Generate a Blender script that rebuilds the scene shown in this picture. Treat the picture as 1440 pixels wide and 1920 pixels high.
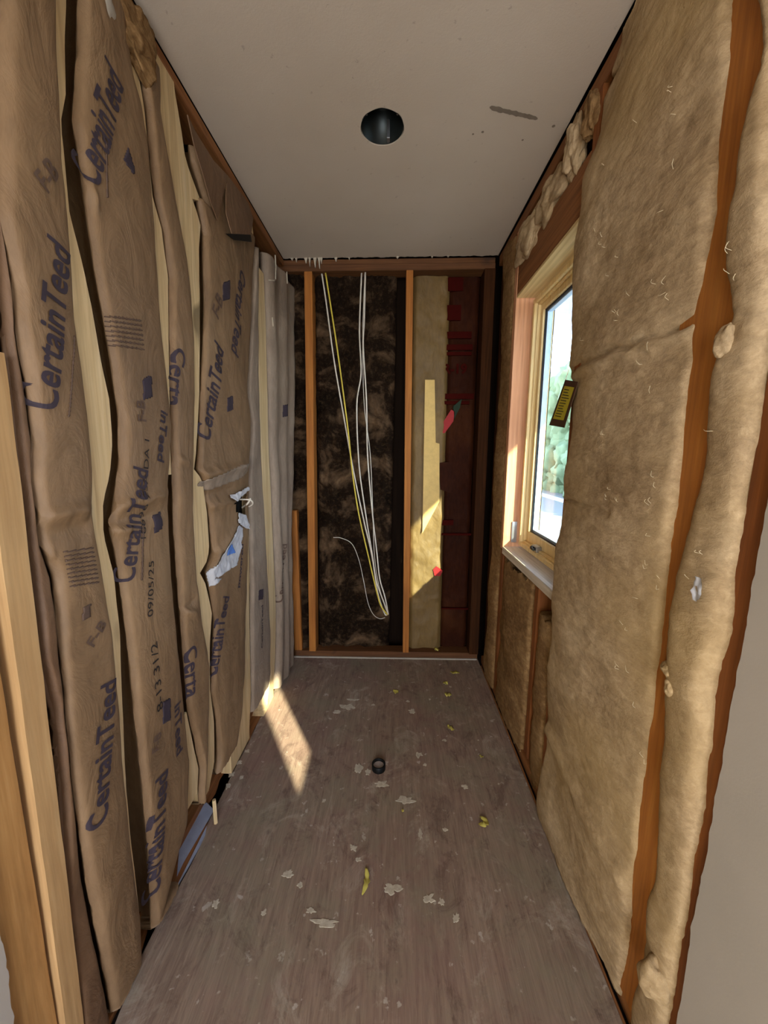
import bpy, bmesh, math, random
from mathutils import Vector, noise
random.seed(7)
for o in list(bpy.data.objects): bpy.data.objects.remove(o)
S = bpy.context.scene
COL = S.collection

# ------------------------------------------------------------------ camera
F = 690.0; CH = 1.377
PITCH = math.atan(116 / F); YAW = math.atan(19 / F * math.cos(PITCH))
cd = bpy.data.cameras.new('camera'); cam = bpy.data.objects.new('camera', cd); COL.objects.link(cam)
cam.location = (0, 0, CH); cam.rotation_euler = (math.pi / 2 - PITCH, 0, YAW)
cd.sensor_fit = 'VERTICAL'; cd.sensor_height = 36; cd.lens = 36 * F / 1920; cd.clip_start = 0.02
S.camera = cam
fw = Vector((math.sin(-YAW) * math.cos(PITCH), math.cos(YAW) * math.cos(PITCH), -math.sin(PITCH)))
# the real lens axis is turned slightly left of the passage
rt = Vector((math.cos(YAW), math.sin(YAW), 0)); up = rt.cross(fw)

# ------------------------------------------------------------------ light
SUN_DIR = Vector((-0.63, 1.0, -0.64)).normalized()
w = bpy.data.worlds.new('world'); S.world = w; w.use_nodes = True
wn = w.node_tree; bg = wn.nodes['Background']
tc = wn.nodes.new('ShaderNodeTexCoord'); sp = wn.nodes.new('ShaderNodeSeparateXYZ')
rp = wn.nodes.new('ShaderNodeValToRGB')
wn.links.new(tc.outputs['Generated'], sp.inputs[0]); wn.links.new(sp.outputs['Z'], rp.inputs[0])
rp.color_ramp.elements[0].position = 0.0; rp.color_ramp.elements[0].color = (.85, .92, 1, 1)
rp.color_ramp.elements[1].position = 0.7; rp.color_ramp.elements[1].color = (.50, .66, 1, 1)
wn.links.new(rp.outputs[0], bg.inputs[0]); bg.inputs[1].default_value = 9.5
sd = bpy.data.lights.new('sun', 'SUN'); sun = bpy.data.objects.new('sun', sd); COL.objects.link(sun)
sd.energy = 25.0; sd.angle = math.radians(0.8); sd.color = (.97, .97, .72)
sun.rotation_euler = SUN_DIR.to_track_quat('-Z', 'Y').to_euler(); sun.location = (3, -3, 5)
def area(name, loc, direction, sx, sy, e, col):
    d = bpy.data.lights.new(name, 'AREA'); d.shape = 'RECTANGLE'; d.size = sx; d.size_y = sy; d.energy = e; d.color = col
    o = bpy.data.objects.new(name, d); COL.objects.link(o); o.location = loc
    o.rotation_euler = Vector(direction).to_track_quat('-Z', 'Z').to_euler()
    return o
area('rear_fill', (0, -1.62, 1.12), (0, 1, 0.05), 1.0, 1.9, 18.5, (1, .94, .84))  # added area lamp, unseen, fills the passage with soft light from behind
portal = area('window_portal', (.765, 1.58, 1.485), (-1, 0, 0), 0.64, 1.22, 1, (1, 1, 1)); portal.data.cycles.is_portal = True
S.view_settings.view_transform = 'Standard'; S.view_settings.look = 'None'
S.view_settings.gamma = 1; S.view_settings.use_curve_mapping = False
S.view_settings.exposure = 0.09

# ------------------------------------------------------------------ helpers
def ray(px, py): return fw + rt * ((px - 720) / F) + up * ((960 - py) / F)
LX0, LXS = -0.690, 0.0255           # the left wall leans: x = LX0 + LXS * z
def leftx(z): return LX0 + LXS * z
def onL(px, py, off=0.0):           # point of the left wall seen at a pixel
    r = ray(px, py); t = (LX0 + off + LXS * CH) / (r.x - LXS * r.z)
    return (r.y * t, CH + r.z * t)
def onX(px, py, X): r = ray(px, py); t = X / r.x; return (r.y * t, CH + r.z * t)
def onY(px, py, Y): r = ray(px, py); t = Y / r.y; return (r.x * t, CH + r.z * t)
def onZ(px, py, Z=0.0): r = ray(px, py); t = (Z - CH) / r.z; return (r.x * t, r.y * t)

def S1(c): return tuple((x / 255 / 12.92 if x / 255 <= .04045 else ((x / 255 + .055) / 1.055) ** 2.4) for x in c) + (1,)
def link(name, me, mat, parent=None):
    o = bpy.data.objects.new(name, me); COL.objects.link(o)
    if mat is not None: me.materials.append(mat)
    if parent is not None: o.parent = parent; o.matrix_parent_inverse = parent.matrix_world.inverted()
    return o
def obj(name, bm, mat, parent=None, smooth=False):
    bmesh.ops.recalc_face_normals(bm, faces=bm.faces[:]) if len(bm.faces) < 4000 else None
    me = bpy.data.meshes.new(name); bm.to_mesh(me); bm.free()
    if smooth:
        for p in me.polygons: p.use_smooth = True
    return link(name, me, mat, parent)
def tag(o, label, cat, group=None, kind=None):
    o['label'] = label; o['category'] = cat
    if group: o['group'] = group
    if kind: o['kind'] = kind
    return o
def struct(o, label=None):
    o['kind'] = 'structure'
    if label: o['label'] = label
    return o
def thing(name, loc, label, cat, group=None):
    o = bpy.data.objects.new(name, None); COL.objects.link(o); o.location = loc; o.empty_display_size = .05
    bpy.context.view_layer.update()
    return tag(o, label, cat, group)
def box(bm, x0, x1, y0, y1, z0, z1, bev=0.0, fn=None):
    vs = [bm.verts.new((x, y, z)) for x in (x0, x1) for y in (y0, y1) for z in (z0, z1)]
    fs = [bm.faces.new([vs[i] for i in q]) for q in ((0,1,3,2),(4,6,7,5),(0,4,5,1),(2,3,7,6),(0,2,6,4),(1,5,7,3))]
    if fn:
        for v in vs: v.co = fn(v.co)
    if bev:
        es = list({e for f in fs for e in f.edges})
        bmesh.ops.bevel(bm, geom=es, offset=bev, segments=2, affect='EDGES')
def B(): return bmesh.new()
def boxo(name, dims, mat, parent=None, bev=0.002, fn=None):
    bm = B(); box(bm, *dims, bev=bev, fn=fn); return obj(name, bm, mat, parent)
def tube(bm, pts, r, n=8, flat=1.0):
    pts = [Vector(p) for p in pts]; rings = []
    for i, p in enumerate(pts):
        d = (pts[min(i + 1, len(pts) - 1)] - pts[max(i - 1, 0)]).normalized()
        a = d.cross(Vector((0, 1, 0)) if abs(d.y) < .9 else Vector((1, 0, 0))).normalized(); b = d.cross(a)
        rr = r[i] if isinstance(r, (list, tuple)) else r
        rings.append([bm.verts.new(p + a * rr * math.cos(2 * math.pi * k / n) + b * rr * flat * math.sin(2 * math.pi * k / n)) for k in range(n)])
    for A, C in zip(rings, rings[1:]):
        for k in range(n): bm.faces.new((A[k], A[(k + 1) % n], C[(k + 1) % n], C[k]))
    bm.faces.new(rings[0]); bm.faces.new(rings[-1][::-1])
def smoothline(P, n=8):             # Catmull-Rom through the points
    P = [Vector(p) for p in P]; Q = [P[0] * 2 - P[1]] + P + [P[-1] * 2 - P[-2]]; out = []
    for i in range(1, len(Q) - 2):
        for k in range(n):
            t = k / n; a, b, c, d = Q[i - 1:i + 3]
            out.append(.5 * (2 * b + (c - a) * t + (2 * a - 5 * b + 4 * c - d) * t * t + (3 * b - a - 3 * c + d) * t ** 3))
    return out + [P[-1]]
def lathe(bm, prof, n=32, c=(0, 0, 0)):
    rings = [[bm.verts.new((c[0] + r * math.cos(2 * math.pi * k / n), c[1] + r * math.sin(2 * math.pi * k / n), c[2] + z)) for k in range(n)] for r, z in prof]
    for A, C in zip(rings, rings[1:]):
        for k in range(n): bm.faces.new((A[k], A[(k + 1) % n], C[(k + 1) % n], C[k]))
def interp(pl, z):                  # pl: list of (y, z); y at height z
    if z >= pl[0][1]: return pl[0][0]
    for (y0, z0), (y1, z1) in zip(pl, pl[1:]):
        if z >= z1:
            t = (z - z1) / max(z0 - z1, 1e-6); return y1 + (y0 - y1) * t
    return pl[-1][0]
def inpoly(x, y, P):
    c = False; j = len(P) - 1
    for i in range(len(P)):
        if (P[i][1] > y) != (P[j][1] > y) and x < (P[j][0] - P[i][0]) * (y - P[i][1]) / (P[j][1] - P[i][1]) + P[i][0]: c = not c
        j = i
    return c
def fr(x, y, z, o=4): return noise.fractal(Vector((x, y, z)), 1.0, 2.0, o)

# ------------------------------------------------------------------ materials
class N:
    def __init__(s, name):
        s.m = bpy.data.materials.new(name); s.m.use_nodes = True; s.t = s.m.node_tree
        s.p = s.t.nodes['Principled BSDF']; s.tc = s.t.nodes.new('ShaderNodeTexCoord')
    def map(s, sc=(1, 1, 1)):
        n = s.t.nodes.new('ShaderNodeMapping'); n.inputs['Scale'].default_value = sc
        s.t.links.new(s.tc.outputs['Object'], n.inputs[0]); return n.outputs[0]
    def noise(s, sc, det=6, rough=.6, m=(1, 1, 1), dist=0):
        n = s.t.nodes.new('ShaderNodeTexNoise'); n.inputs['Scale'].default_value = sc
        n.inputs['Detail'].default_value = det; n.inputs['Roughness'].default_value = rough; n.inputs['Distortion'].default_value = dist
        s.t.links.new(s.map(m), n.inputs['Vector']); return n.outputs[0]
    def ramp(s, src, stops):
        n = s.t.nodes.new('ShaderNodeValToRGB'); e = n.color_ramp.elements
        while len(e) < len(stops): e.new(.5)
        for el, (p, c) in zip(e, stops): el.position = p; el.color = c if len(c) == 4 else S1(c)
        s.t.links.new(src, n.inputs[0]); return n.outputs[0]
    def mix(s, fac, a, b, mode='MIX'):
        n = s.t.nodes.new('ShaderNodeMix'); n.data_type = 'RGBA'; n.blend_type = mode
        for i, v in ((0, fac), (6, a), (7, b)):
            if isinstance(v, (int, float)): n.inputs[i].default_value = v
            elif isinstance(v, tuple): n.inputs[i].default_value = v
            else: s.t.links.new(v, n.inputs[i])
        return n.outputs[2]
    def bump(s, src, st, dist=.01, nrm=None):
        n = s.t.nodes.new('ShaderNodeBump'); n.inputs['Strength'].default_value = st; n.inputs['Distance'].default_value = dist
        s.t.links.new(src, n.inputs['Height'])
        if nrm is not None: s.t.links.new(nrm, n.inputs['Normal'])
        return n.outputs[0]
    def done(s, col, rough=.8, nrm=None, spec=.3, metal=0):
        if isinstance(col, tuple): s.p.inputs['Base Color'].default_value = col
        else: s.t.links.new(col, s.p.inputs['Base Color'])
        s.p.inputs['Roughness'].default_value = rough; s.p.inputs['Specular IOR Level'].default_value = spec; s.p.inputs['Metallic'].default_value = metal
        if nrm is not None: s.t.links.new(nrm, s.p.inputs['Normal'])
        return s.m
G3 = lambda v: (v, v, v, 1)
def plain(name, c, rough=.7, metal=0, spec=.3):
    n = N(name); k = n.noise(30); c1 = n.mix(.25, S1(c), n.ramp(k, [(.3, tuple(x * .7 for x in c)), (.7, tuple(min(255, x * 1.1) for x in c))]))
    return n.done(c1, rough, None, spec, metal)
def wood(name, dark, mid, light, axis='z', rough=.7, knots=True):
    n = N(name); st = {'z': (14, 14, .7), 'y': (14, .7, 14), 'x': (.7, 14, 14)}[axis]; s2 = {'z': (60, 60, 2.2), 'y': (60, 2.2, 60), 'x': (2.2, 60, 60)}[axis]
    g = n.noise(1.6, 6, .65, st, 1.2); c = n.ramp(g, [(.28, dark), (.5, mid), (.72, light)])
    g2 = n.noise(1.5, 3, .6, s2); c = n.mix(.35, c, n.ramp(g2, [(.35, tuple(x * .75 for x in dark)), (.6, mid), (.7, light)]))
    if knots:
        k = n.noise(4.3, 2, .5, (1, 1, .55) if axis == 'z' else (1, 1, 1)); km = n.ramp(k, [(.70, G3(0)), (.74, G3(.8))])
        c = n.mix(km, c, S1(tuple(x * .5 for x in dark)))
    big = n.noise(3, 3, .5); c = n.mix(n.ramp(big, [(.4, G3(0)), (.65, G3(.35))]), c, S1(dark))
    return n.done(c, rough, n.bump(g2, .25, .002))
M = {}
M['wood_pale'] = wood('pale_pine', (184, 152, 106), (206, 178, 132), (222, 200, 160))
M['wood_orange'] = wood('orange_stud_wood', (132, 78, 28), (164, 100, 38), (186, 124, 54))
M['wood_near'] = wood('near_stud_wood', (160, 120, 76), (184, 146, 98), (204, 170, 122))
M['wood_shade'] = wood('shaded_stud_wood', (40, 22, 10), (58, 32, 14), (80, 46, 22))  # stud wood with the deep shade of the far corner in its colour
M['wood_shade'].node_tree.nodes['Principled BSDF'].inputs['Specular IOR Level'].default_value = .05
M['wood_tan'] = wood('tan_stud_wood', (152, 106, 56), (176, 130, 76), (192, 150, 96))
M['wood_orange_dark'] = wood('dark_stud_wood', (92, 48, 18), (124, 70, 28), (150, 92, 40))  # dark tone of the stud wood
M['wood_pink'] = wood('fresh_reddish_fir', (168, 112, 76), (202, 146, 106), (218, 168, 128))
M['wood_window'] = wood('clear_window_pine', (224, 190, 126), (238, 210, 152), (246, 224, 176), knots=False, rough=.45)
M['wood_y'] = wood('plate_wood', (96, 56, 26), (134, 84, 44), (168, 112, 62), 'y')
M['wood_x'] = wood('back_plate_wood', (70, 40, 18), (98, 60, 28), (124, 80, 42), 'x')
M['wood_sill'] = wood('sill_wood', (170, 150, 128), (206, 190, 168), (226, 212, 192), 'y')
M['wood_header'] = wood('header_wood', (186, 154, 100), (212, 184, 130), (226, 204, 156), 'y', knots=False)
M['sheath'] = wood('board_sheathing', (18, 12, 8), (26, 17, 11), (36, 25, 16)); M['sheath'].node_tree.nodes['Principled BSDF'].inputs['Specular IOR Level'].default_value = 0.02  # boards coloured near black so the gaps look deeply shaded
def kraft(name, a, b, c):
    n = N(name); big = n.noise(2.2, 5, .6); col = n.ramp(big, [(.3, a), (.52, b), (.75, c)])
    fine = n.noise(70, 4, .7, (1, 1, .25)); col = n.mix(.22, col, n.ramp(fine, [(.3, tuple(x * .7 for x in a)), (.7, c)]))
    st = n.noise(5, 4, .6, (1, 1, .5)); col = n.mix(n.ramp(st, [(.58, G3(0)), (.72, G3(.45))]), col, S1(tuple(x * .62 for x in a)))
    wr = n.noise(9, 5, .6, (1, 1.2, .7), 1.5)
    nb = n.bump(fine, .12, .001); return n.done(col, .62, n.bump(wr, .5, .012, nb), .35)
M['kraft'] = kraft('kraft_paper', (104, 79, 54), (123, 95, 66), (140, 112, 81))
M['kraft_grey'] = kraft('grey_kraft_paper', (116, 98, 82), (136, 118, 100), (158, 140, 122))  # paler, greyer tone of the kraft paper
M['kraft_dark'] = kraft('dark_kraft_paper', (84, 58, 38), (104, 76, 52), (124, 94, 68))  # darker brown tone of the kraft paper
def wool(name, a, b, c, bumpd=.02, tint=None, fmix=.3):
    n = N(name); g = n.noise(5, 8, .6, (1, .6, 1.2), .6); col = n.ramp(g, [(.3, a), (.5, b), (.72, c)])
    f = n.noise(55, 6, .75, (1, .6, .9), .3); col = n.mix(fmix, col, n.ramp(f, [(.35, tuple(x * .6 for x in a)), (.5, b), (.66, tuple(min(255, x * 1.18) for x in c))]))
    if tint: col = n.mix(n.ramp(n.noise(1.7, 3, .5), [(.45, G3(0)), (.65, G3(.6))]), col, S1(tint))
    nb = n.bump(f, .5, .006); return n.done(col, .95, n.bump(g, .8, bumpd, nb), .05)
M['wool'] = wool('yellowed_glass_wool', (134, 109, 80), (160, 135, 103), (186, 162, 128), .012, tint=(164, 136, 92))
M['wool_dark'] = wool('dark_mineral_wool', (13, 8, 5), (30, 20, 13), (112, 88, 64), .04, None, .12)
M['wool_brown'] = wool('brown_glass_wool', (92, 66, 40), (124, 94, 60), (154, 124, 86))
M['drywall'] = None
n = N('painted_drywall'); k = n.noise(3, 4, .5); c = n.ramp(k, [(.3, (160, 150, 138)), (.7, (170, 159, 147))]); f = n.noise(220, 3, .6)
M['drywall'] = n.done(c, .75, n.bump(f, .15, .001), .3)
n = N('ceiling_paint'); k = n.noise(1.6, 4, .5); c = n.ramp(k, [(.3, (176, 160, 142)), (.7, (186, 171, 154))]); f = n.noise(160, 4, .7)
c = n.mix(n.ramp(n.noise(45, 4, .6), [(.68, G3(0)), (.72, G3(.3))]), c, S1((110, 98, 88)))
M['ceiling'] = n.done(c, .85, n.bump(f, .3, .0015), .2)
# floor plywood with plaster dust
n = N('plywood_subfloor'); g = n.noise(2.2, 8, .7, (16, 1.6, 1), 1.6)
c = n.ramp(g, [(.22, (92, 74, 60)), (.45, (126, 106, 90)), (.62, (144, 125, 107)), (.8, (168, 151, 134))])
g2 = n.noise(4, 5, .6, (60, 3, 1), .6); c = n.mix(.3, c, n.ramp(g2, [(.35, (80, 58, 48)), (.6, (146, 120, 102))]))
b1 = n.noise(1.7, 5, .6); c = n.mix(n.ramp(b1, [(.42, G3(0)), (.66, G3(.55))]), c, S1((124, 92, 84)))
b2 = n.noise(6.5, 7, .75, (1, .8, 1), .8); c = n.mix(n.ramp(b2, [(.54, G3(0)), (.66, G3(.6))]), c, S1((168, 156, 138)))
b3 = n.noise(22, 4, .6); c = n.mix(n.ramp(b3, [(.64, G3(0)), (.68, G3(.55))]), c, S1((190, 180, 166)))
b4 = n.noise(13, 5, .65, (1.4, .8, 1)); c = n.mix(n.ramp(b4, [(.64, G3(0)), (.72, G3(.6))]), c, S1((62, 44, 38)))
b5 = n.noise(3.1, 6, .7); c = n.mix(n.ramp(b5, [(.46, G3(0)), (.64, G3(.5))]), c, S1((122, 116, 94)))
b6 = n.noise(9, 8, .8, (1, .7, 1), 1.0); c = n.mix(n.ramp(b6, [(.36, G3(.5)), (.47, G3(0))]), c, S1((78, 58, 48)))
M['floor'] = n.done(c, .78, n.bump(g2, .35, .003), .3)
n = N('plaster'); c = n.ramp(n.noise(60, 5, .7), [(.3, (150, 138, 120)), (.7, (190, 178, 158))]); M['plaster'] = n.done(c, .9)
M['scuff'] = plain('ceiling_scuff_grey', (120, 106, 92), .9)
M['ink'] = plain('purple_grey_ink', (54, 44, 52), .8)
M['ink_faint'] = plain('faded_ink', (88, 68, 56), .8)
M['ink_black'] = plain('black_ink', (36, 30, 28), .8)
M['cable_white'] = plain('white_cable_jacket', (214, 204, 188), .5)
M['cable_yellow'] = plain('yellow_cable_jacket', (214, 190, 74), .5)
M['black'] = plain('black_plastic', (12, 12, 12), .5, spec=.2)
M['can'] = plain('dark_lamp_housing', (34, 40, 40), .35, .6, .5)
M['yellow_scrap'] = plain('yellow_scrap', (186, 172, 82), .85)
M['void'] = plain('dark_timber_void', (26, 18, 12), .95)
M['gasket'] = plain('black_window_gasket', (28, 30, 40), .5)
M['alu'] = plain('blue_white_sash_spacer', (178, 196, 214), .35)
M['metal'] = plain('brushed_metal', (170, 170, 172), .35, .9)
M['blue_metal'] = plain('blue_grey_sheet_metal', (146, 150, 164), .5, .1)
M['white_paper'] = plain('torn_white_paper', (178, 176, 178), .8)
M['blue_tape'] = plain('blue_tape', (84, 122, 190), .6)
M['pvc_inside'] = plain('grey_pipe_plug', (150, 136, 128), .6)
M['tag_yellow'] = plain('yellow_tag_face', (168, 150, 34), .6)
M['tag_brown'] = plain('dark_tag_edge', (64, 38, 20), .7)
M['batt_tan'] = kraft('yellowed_facing_paper', (82, 61, 29), (104, 80, 42), (128, 101, 57))
M['batt_red'] = kraft('dark_red_facing_paper', (30, 12, 7), (46, 20, 11), (72, 40, 20))
M['batt_red'].node_tree.nodes['Principled BSDF'].inputs['Specular IOR Level'].default_value = 0.03
M['red_print'] = plain('dark_red_print', (56, 12, 8), .9, 0, .03)
M['red_tape'] = plain('red_tape', (150, 20, 20), .6)
M['green_tape'] = plain('green_scrap', (30, 46, 30), .8)
M['lath'] = plain('pale_yellow_strip', (206, 172, 104), .7)
M['foliage'] = plain('pale_hedge_leaves', (112, 128, 96), .9)
M['concrete'] = plain('pale_paving', (120, 118, 112), .9)
M['soffit'] = plain('grey_painted_soffit', (176, 176, 190), .9)
M['siding'] = plain('outdoor_siding', (170, 170, 165), .9)
M['caulk'] = plain('white_caulk', (170, 160, 146), .7)
m = bpy.data.materials.new('window_glass'); m.use_nodes = True; t = m.node_tree; t.nodes.clear()
ou = t.nodes.new('ShaderNodeOutputMaterial'); mx = t.nodes.new('ShaderNodeMixShader'); tr = t.nodes.new('ShaderNodeBsdfTransparent'); gl = t.nodes.new('ShaderNodeBsdfGlossy')
tr.inputs[0].default_value = (.9, .95, .97, 1); gl.inputs['Roughness'].default_value = .02; mx.inputs[0].default_value = .07
t.links.new(tr.outputs[0], mx.inputs[1]); t.links.new(gl.outputs[0], mx.inputs[2]); t.links.new(mx.outputs[0], ou.inputs[0]); M['glass'] = m

# ------------------------------------------------------------------ setting
RX = 0.575; BY = 2.267; CZ = 2.44; REAR = -1.7
# floor: ragged left edge
FE = [(215, 1920), (240, 1850), (262, 1795), (275, 1760), (282, 1725), (300, 1685), (318, 1680), (334, 1663), (352, 1632), (369, 1600), (385, 1566), (389, 1538), (391, 1508), (404, 1488), (412, 1462), (430, 1432), (446, 1405), (468, 1388), (478, 1366), (490, 1340), (512, 1295), (543, 1240)]
edge = [onZ(*p) for p in FE]
bm = B(); L = [(-0.70, REAR), (-.70, .3)] + edge + [(-.69, 2.40)]
L2 = []
for (x0, y0), (x1, y1) in zip(L, L[1:]):
    k = max(1, int(abs(y1 - y0) / .03)) if y0 > .2 else 1
    for i in range(k):
        t_ = i / k; L2.append((x0 + (x1 - x0) * t_ + (.006 * fr(y0 * 9 + i * .7, 1, 2) if y0 > .2 else 0), y0 + (y1 - y0) * t_))
L2.append(L[-1])
top = [bm.verts.new((x, y, 0)) for x, y in L2]; tr_ = [bm.verts.new((.563, y, 0)) for x, y in L2]
bt = [bm.verts.new((x, y, -.019)) for x, y in L2]
for i in range(len(L2) - 1):
    bm.faces.new((top[i], tr_[i], tr_[i + 1], top[i + 1])); bm.faces.new((top[i], top[i + 1], bt[i + 1], bt[i]))
bmesh.ops.remove_doubles(bm, verts=bm.verts[:], dist=1e-5)
floor = struct(obj('floor', bm, M['floor']), 'scuffed brown plywood subfloor with a ragged left edge')
boxo('subfloor', (-.9, .8, REAR - .1, 2.55, -.06, -.0195), M['void'], floor, 0)
# plaster splashes on the floor (px, py, rx m, ry m)
for px, py, a, b in [(447, 1430, .018, .016), (434, 1452, .016, .02), (427, 1474, .014, .018), (463, 1408, .016, .012), (650, 1325, .05, .03), (632, 1335, .03, .02), (662, 1312, .04, .012), (672, 1440, .022, .035), (690, 1448, .015, .02), (715, 1470, .035, .022), (785, 1415, .02, .018), (797, 1434, .01, .01), (760, 1500, .04, .02), (772, 1333, .024, .03), (765, 1315, .012, .012), (700, 1322, .014, .012), (788, 1565, .01, .022), (662, 1590, .02, .014), (672, 1612, .012, .01), (735, 1665, .035, .02), (805, 1685, .022, .016), (828, 1690, .012, .014), (610, 1730, .05, .014), (582, 1708, .02, .01), (855, 1722, .014, .014), (495, 1712, .01, .01), (405, 1695, .013, .012), (453, 1458, .011, .011), (607, 1502, .008, .012), (872, 1476, .016, .016), (562, 1660, .014, .01), (540, 1640, .02, .015), (833, 1388, .012, .01), (897, 1388, .005, .006), (806, 1311, .01, .008), (845, 1288, .009, .01), (935, 1470, .006, .006), (835, 1556, .01, .009)]:
    cx, cy = onZ(px, py); bm = B(); ns = 30; sd_ = px * .37
    ring = [bm.verts.new((cx + a * (0.75 + .55 * fr(math.cos(k * 2 * math.pi / ns) * 1.6 + sd_, math.sin(k * 2 * math.pi / ns) * 1.6, py)) * math.cos(k * 2 * math.pi / ns), cy + b * (0.75 + .55 * fr(math.cos(k * 2 * math.pi / ns) * 1.6 + sd_, math.sin(k * 2 * math.pi / ns) * 1.6, py)) * math.sin(k * 2 * math.pi / ns), .0006)) for k in range(ns)]
    r2 = [bm.verts.new((cx + (v.co.x - cx) * .85, cy + (v.co.y - cy) * .85, .0014)) for v in ring]
    for k in range(ns): bm.faces.new((ring[k], ring[(k + 1) % ns], r2[(k + 1) % ns], r2[k]))
    bm.faces.new(r2); obj('plaster_splash', bm, M['plaster'], floor)
# ceiling with round cut-out
bm = B(); hx, hy = onZ(717, 240, CZ); hr = .073
XR = RX - .004; c0 = -.628
ns = 48; hole = [(hx + hr * (1 + .015 * math.sin(7 * a)) * math.cos(a), hy + hr * (1 + .015 * math.sin(7 * a)) * math.sin(a)) for a in [2 * math.pi * k / ns for k in range(ns)]]
sq = .2; 
def sqp(a):
    c, s = math.cos(a), math.sin(a); m_ = sq / max(abs(c), abs(s)); return (hx + c * m_, hy + s * m_)
o1 = [bm.verts.new((x, y, CZ)) for x, y in hole]; o2 = [bm.verts.new((*sqp(2 * math.pi * k / ns), CZ)) for k in range(ns)]; o3 = [bm.verts.new((x, y, CZ + .015)) for x, y in hole]
for k in range(ns):
    j = (k + 1) % ns; bm.faces.new((o1[k], o2[k], o2[j], o1[j])); bm.faces.new((o1[k], o1[j], o3[j], o3[k]))
def rect(x0, x1, y0, y1, z=CZ): bm.faces.new([bm.verts.new(p) for p in ((x0, y0, z), (x1, y0, z), (x1, y1, z), (x0, y1, z))])
rect(c0, XR, REAR, hy - sq); rect(c0, hx - sq, hy - sq, hy + sq); rect(hx + sq, XR, hy - sq, hy + sq)
# ragged far edge and its plaster drips
xs = [c0 + (XR - c0) * i / 140 for i in range(141)]
fa = [bm.verts.new((x, hy + sq, CZ)) for x in xs]; fb = [bm.verts.new((x, BY - .005 + .010 * fr(x * 22, 3, 1), CZ)) for x in xs]; fc = [bm.verts.new((v.co.x, v.co.y, CZ + .013)) for v in fb]
for i in range(140): bm.faces.new((fa[i], fa[i + 1], fb[i + 1], fb[i])); bm.faces.new((fb[i], fb[i + 1], fc[i + 1], fc[i]))
for xe in (c0, XR):
    bm.faces.new([bm.verts.new(p) for p in ((xe, REAR, CZ), (xe, BY, CZ), (xe, BY, CZ + .013), (xe, REAR, CZ + .013))])
ceil = struct(obj('ceiling', bm, M['ceiling']), 'flat painted ceiling board with a round lamp hole')
boxo('roof_deck', (-.95, .8, REAR - .1, 2.55, CZ + .13, CZ + .17), M['void'], ceil, 0)
bm = B()
def scuff(bm, pts, wd, z):
    V = []
    for i, (x, y) in enumerate(pts):
        ww = wd * (.55 + .5 * abs(fr(i * 1.3, 5, 1))) * (1 if 0 < i < len(pts) - 1 else .3)
        V.append((bm.verts.new((x - .3 * ww, y - ww, z)), bm.verts.new((x + .3 * ww, y + ww, z))))
    for a, b in zip(V, V[1:]): bm.faces.new((a[0], b[0], b[1], a[1]))
p0 = onZ(918, 201, CZ); p1 = onZ(1008, 222, CZ)
scuff(bm, [(p0[0] + (p1[0] - p0[0]) * i / 22, p0[1] + (p1[1] - p0[1]) * i / 22) for i in range(23)], .013, CZ - .0008)
for px, py, r in [(1038, 236, .006), (887, 251, .004), (905, 247, .005), (980, 262, .004)]:
    x, y = onZ(px, py, CZ); bm.faces.new([bm.verts.new((x + r * math.cos(k), y + r * math.sin(k), CZ - .0008)) for k in range(6)])
obj('scuff_mark', bm, M['scuff'], ceil)
bm = B()
for px, ln in [(548, .012), (556, .02), (574, .028), (581, .045), (591, .05), (599, .055), (603, .03), (630, .02), (655, .012), (745, .01), (810, .008), (840, .006)]:
    x, _ = onY(px, 480, BY); wq = random.uniform(.006, .014)
    for k in range(1):
        v = [bm.verts.new((x - wq, BY - .012, CZ)), bm.verts.new((x + wq, BY - .012, CZ)), bm.verts.new((x + wq * .35, BY - .012, CZ - ln * .6)), bm.verts.new((x + wq * .3, BY - .012, CZ - ln)), bm.verts.new((x - wq * .1, BY - .012, CZ - ln)), bm.verts.new((x - wq * .4, BY - .012, CZ - ln * .5))]
        f = bm.faces.new(v); r_ = bmesh.ops.extrude_face_region(bm, geom=[f]); bmesh.ops.translate(bm, verts=[e for e in r_['geom'] if isinstance(e, bmesh.types.BMVert)], vec=(0, .009, 0))
obj('plaster_drip', bm, M['plaster'], ceil)
# sheathing shells; the left one leans with its wall
shear = lambda c: Vector((c.x + LX0 + LXS * c.z, c.y, c.z))
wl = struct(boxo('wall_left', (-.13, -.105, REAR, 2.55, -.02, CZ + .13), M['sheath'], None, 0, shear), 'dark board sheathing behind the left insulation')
bm = B()
W1 = dict(y0=1.262, y1=1.902, z0=.875, z1=2.098); W2 = dict(y0=-.532, y1=-.03, z0=.97, z1=2.05)
def strip(y0, y1, z0, z1): box(bm, .73, .76, y0, y1, z0, z1)
z0, z1 = -.02, CZ + .13
strip(REAR, W2['y0'], z0, z1); strip(W2['y0'], W2['y1'], z0, W2['z0']); strip(W2['y0'], W2['y1'], W2['z1'], z1)
strip(W2['y1'], W1['y0'], z0, z1); strip(W1['y0'], W1['y1'], z0, W1['z0']); strip(W1['y0'], W1['y1'], W1['z1'], z1); strip(W1['y1'], 2.55, z0, z1)
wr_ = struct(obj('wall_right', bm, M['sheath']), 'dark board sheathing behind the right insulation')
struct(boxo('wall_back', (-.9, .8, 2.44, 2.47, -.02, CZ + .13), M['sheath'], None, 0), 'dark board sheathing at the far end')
bm = B(); DR = (-.53, .53, 0, 2.12)
box(bm, -.9, DR[0], REAR - .05, REAR, 0, CZ + .13); box(bm, DR[1], .76, REAR - .05, REAR, 0, CZ + .13); box(bm, DR[0], DR[1], REAR - .05, REAR, DR[3], CZ + .13)
struct(obj('wall_front', bm, M['drywall']), 'painted wall with a doorway behind the viewer')
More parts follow.
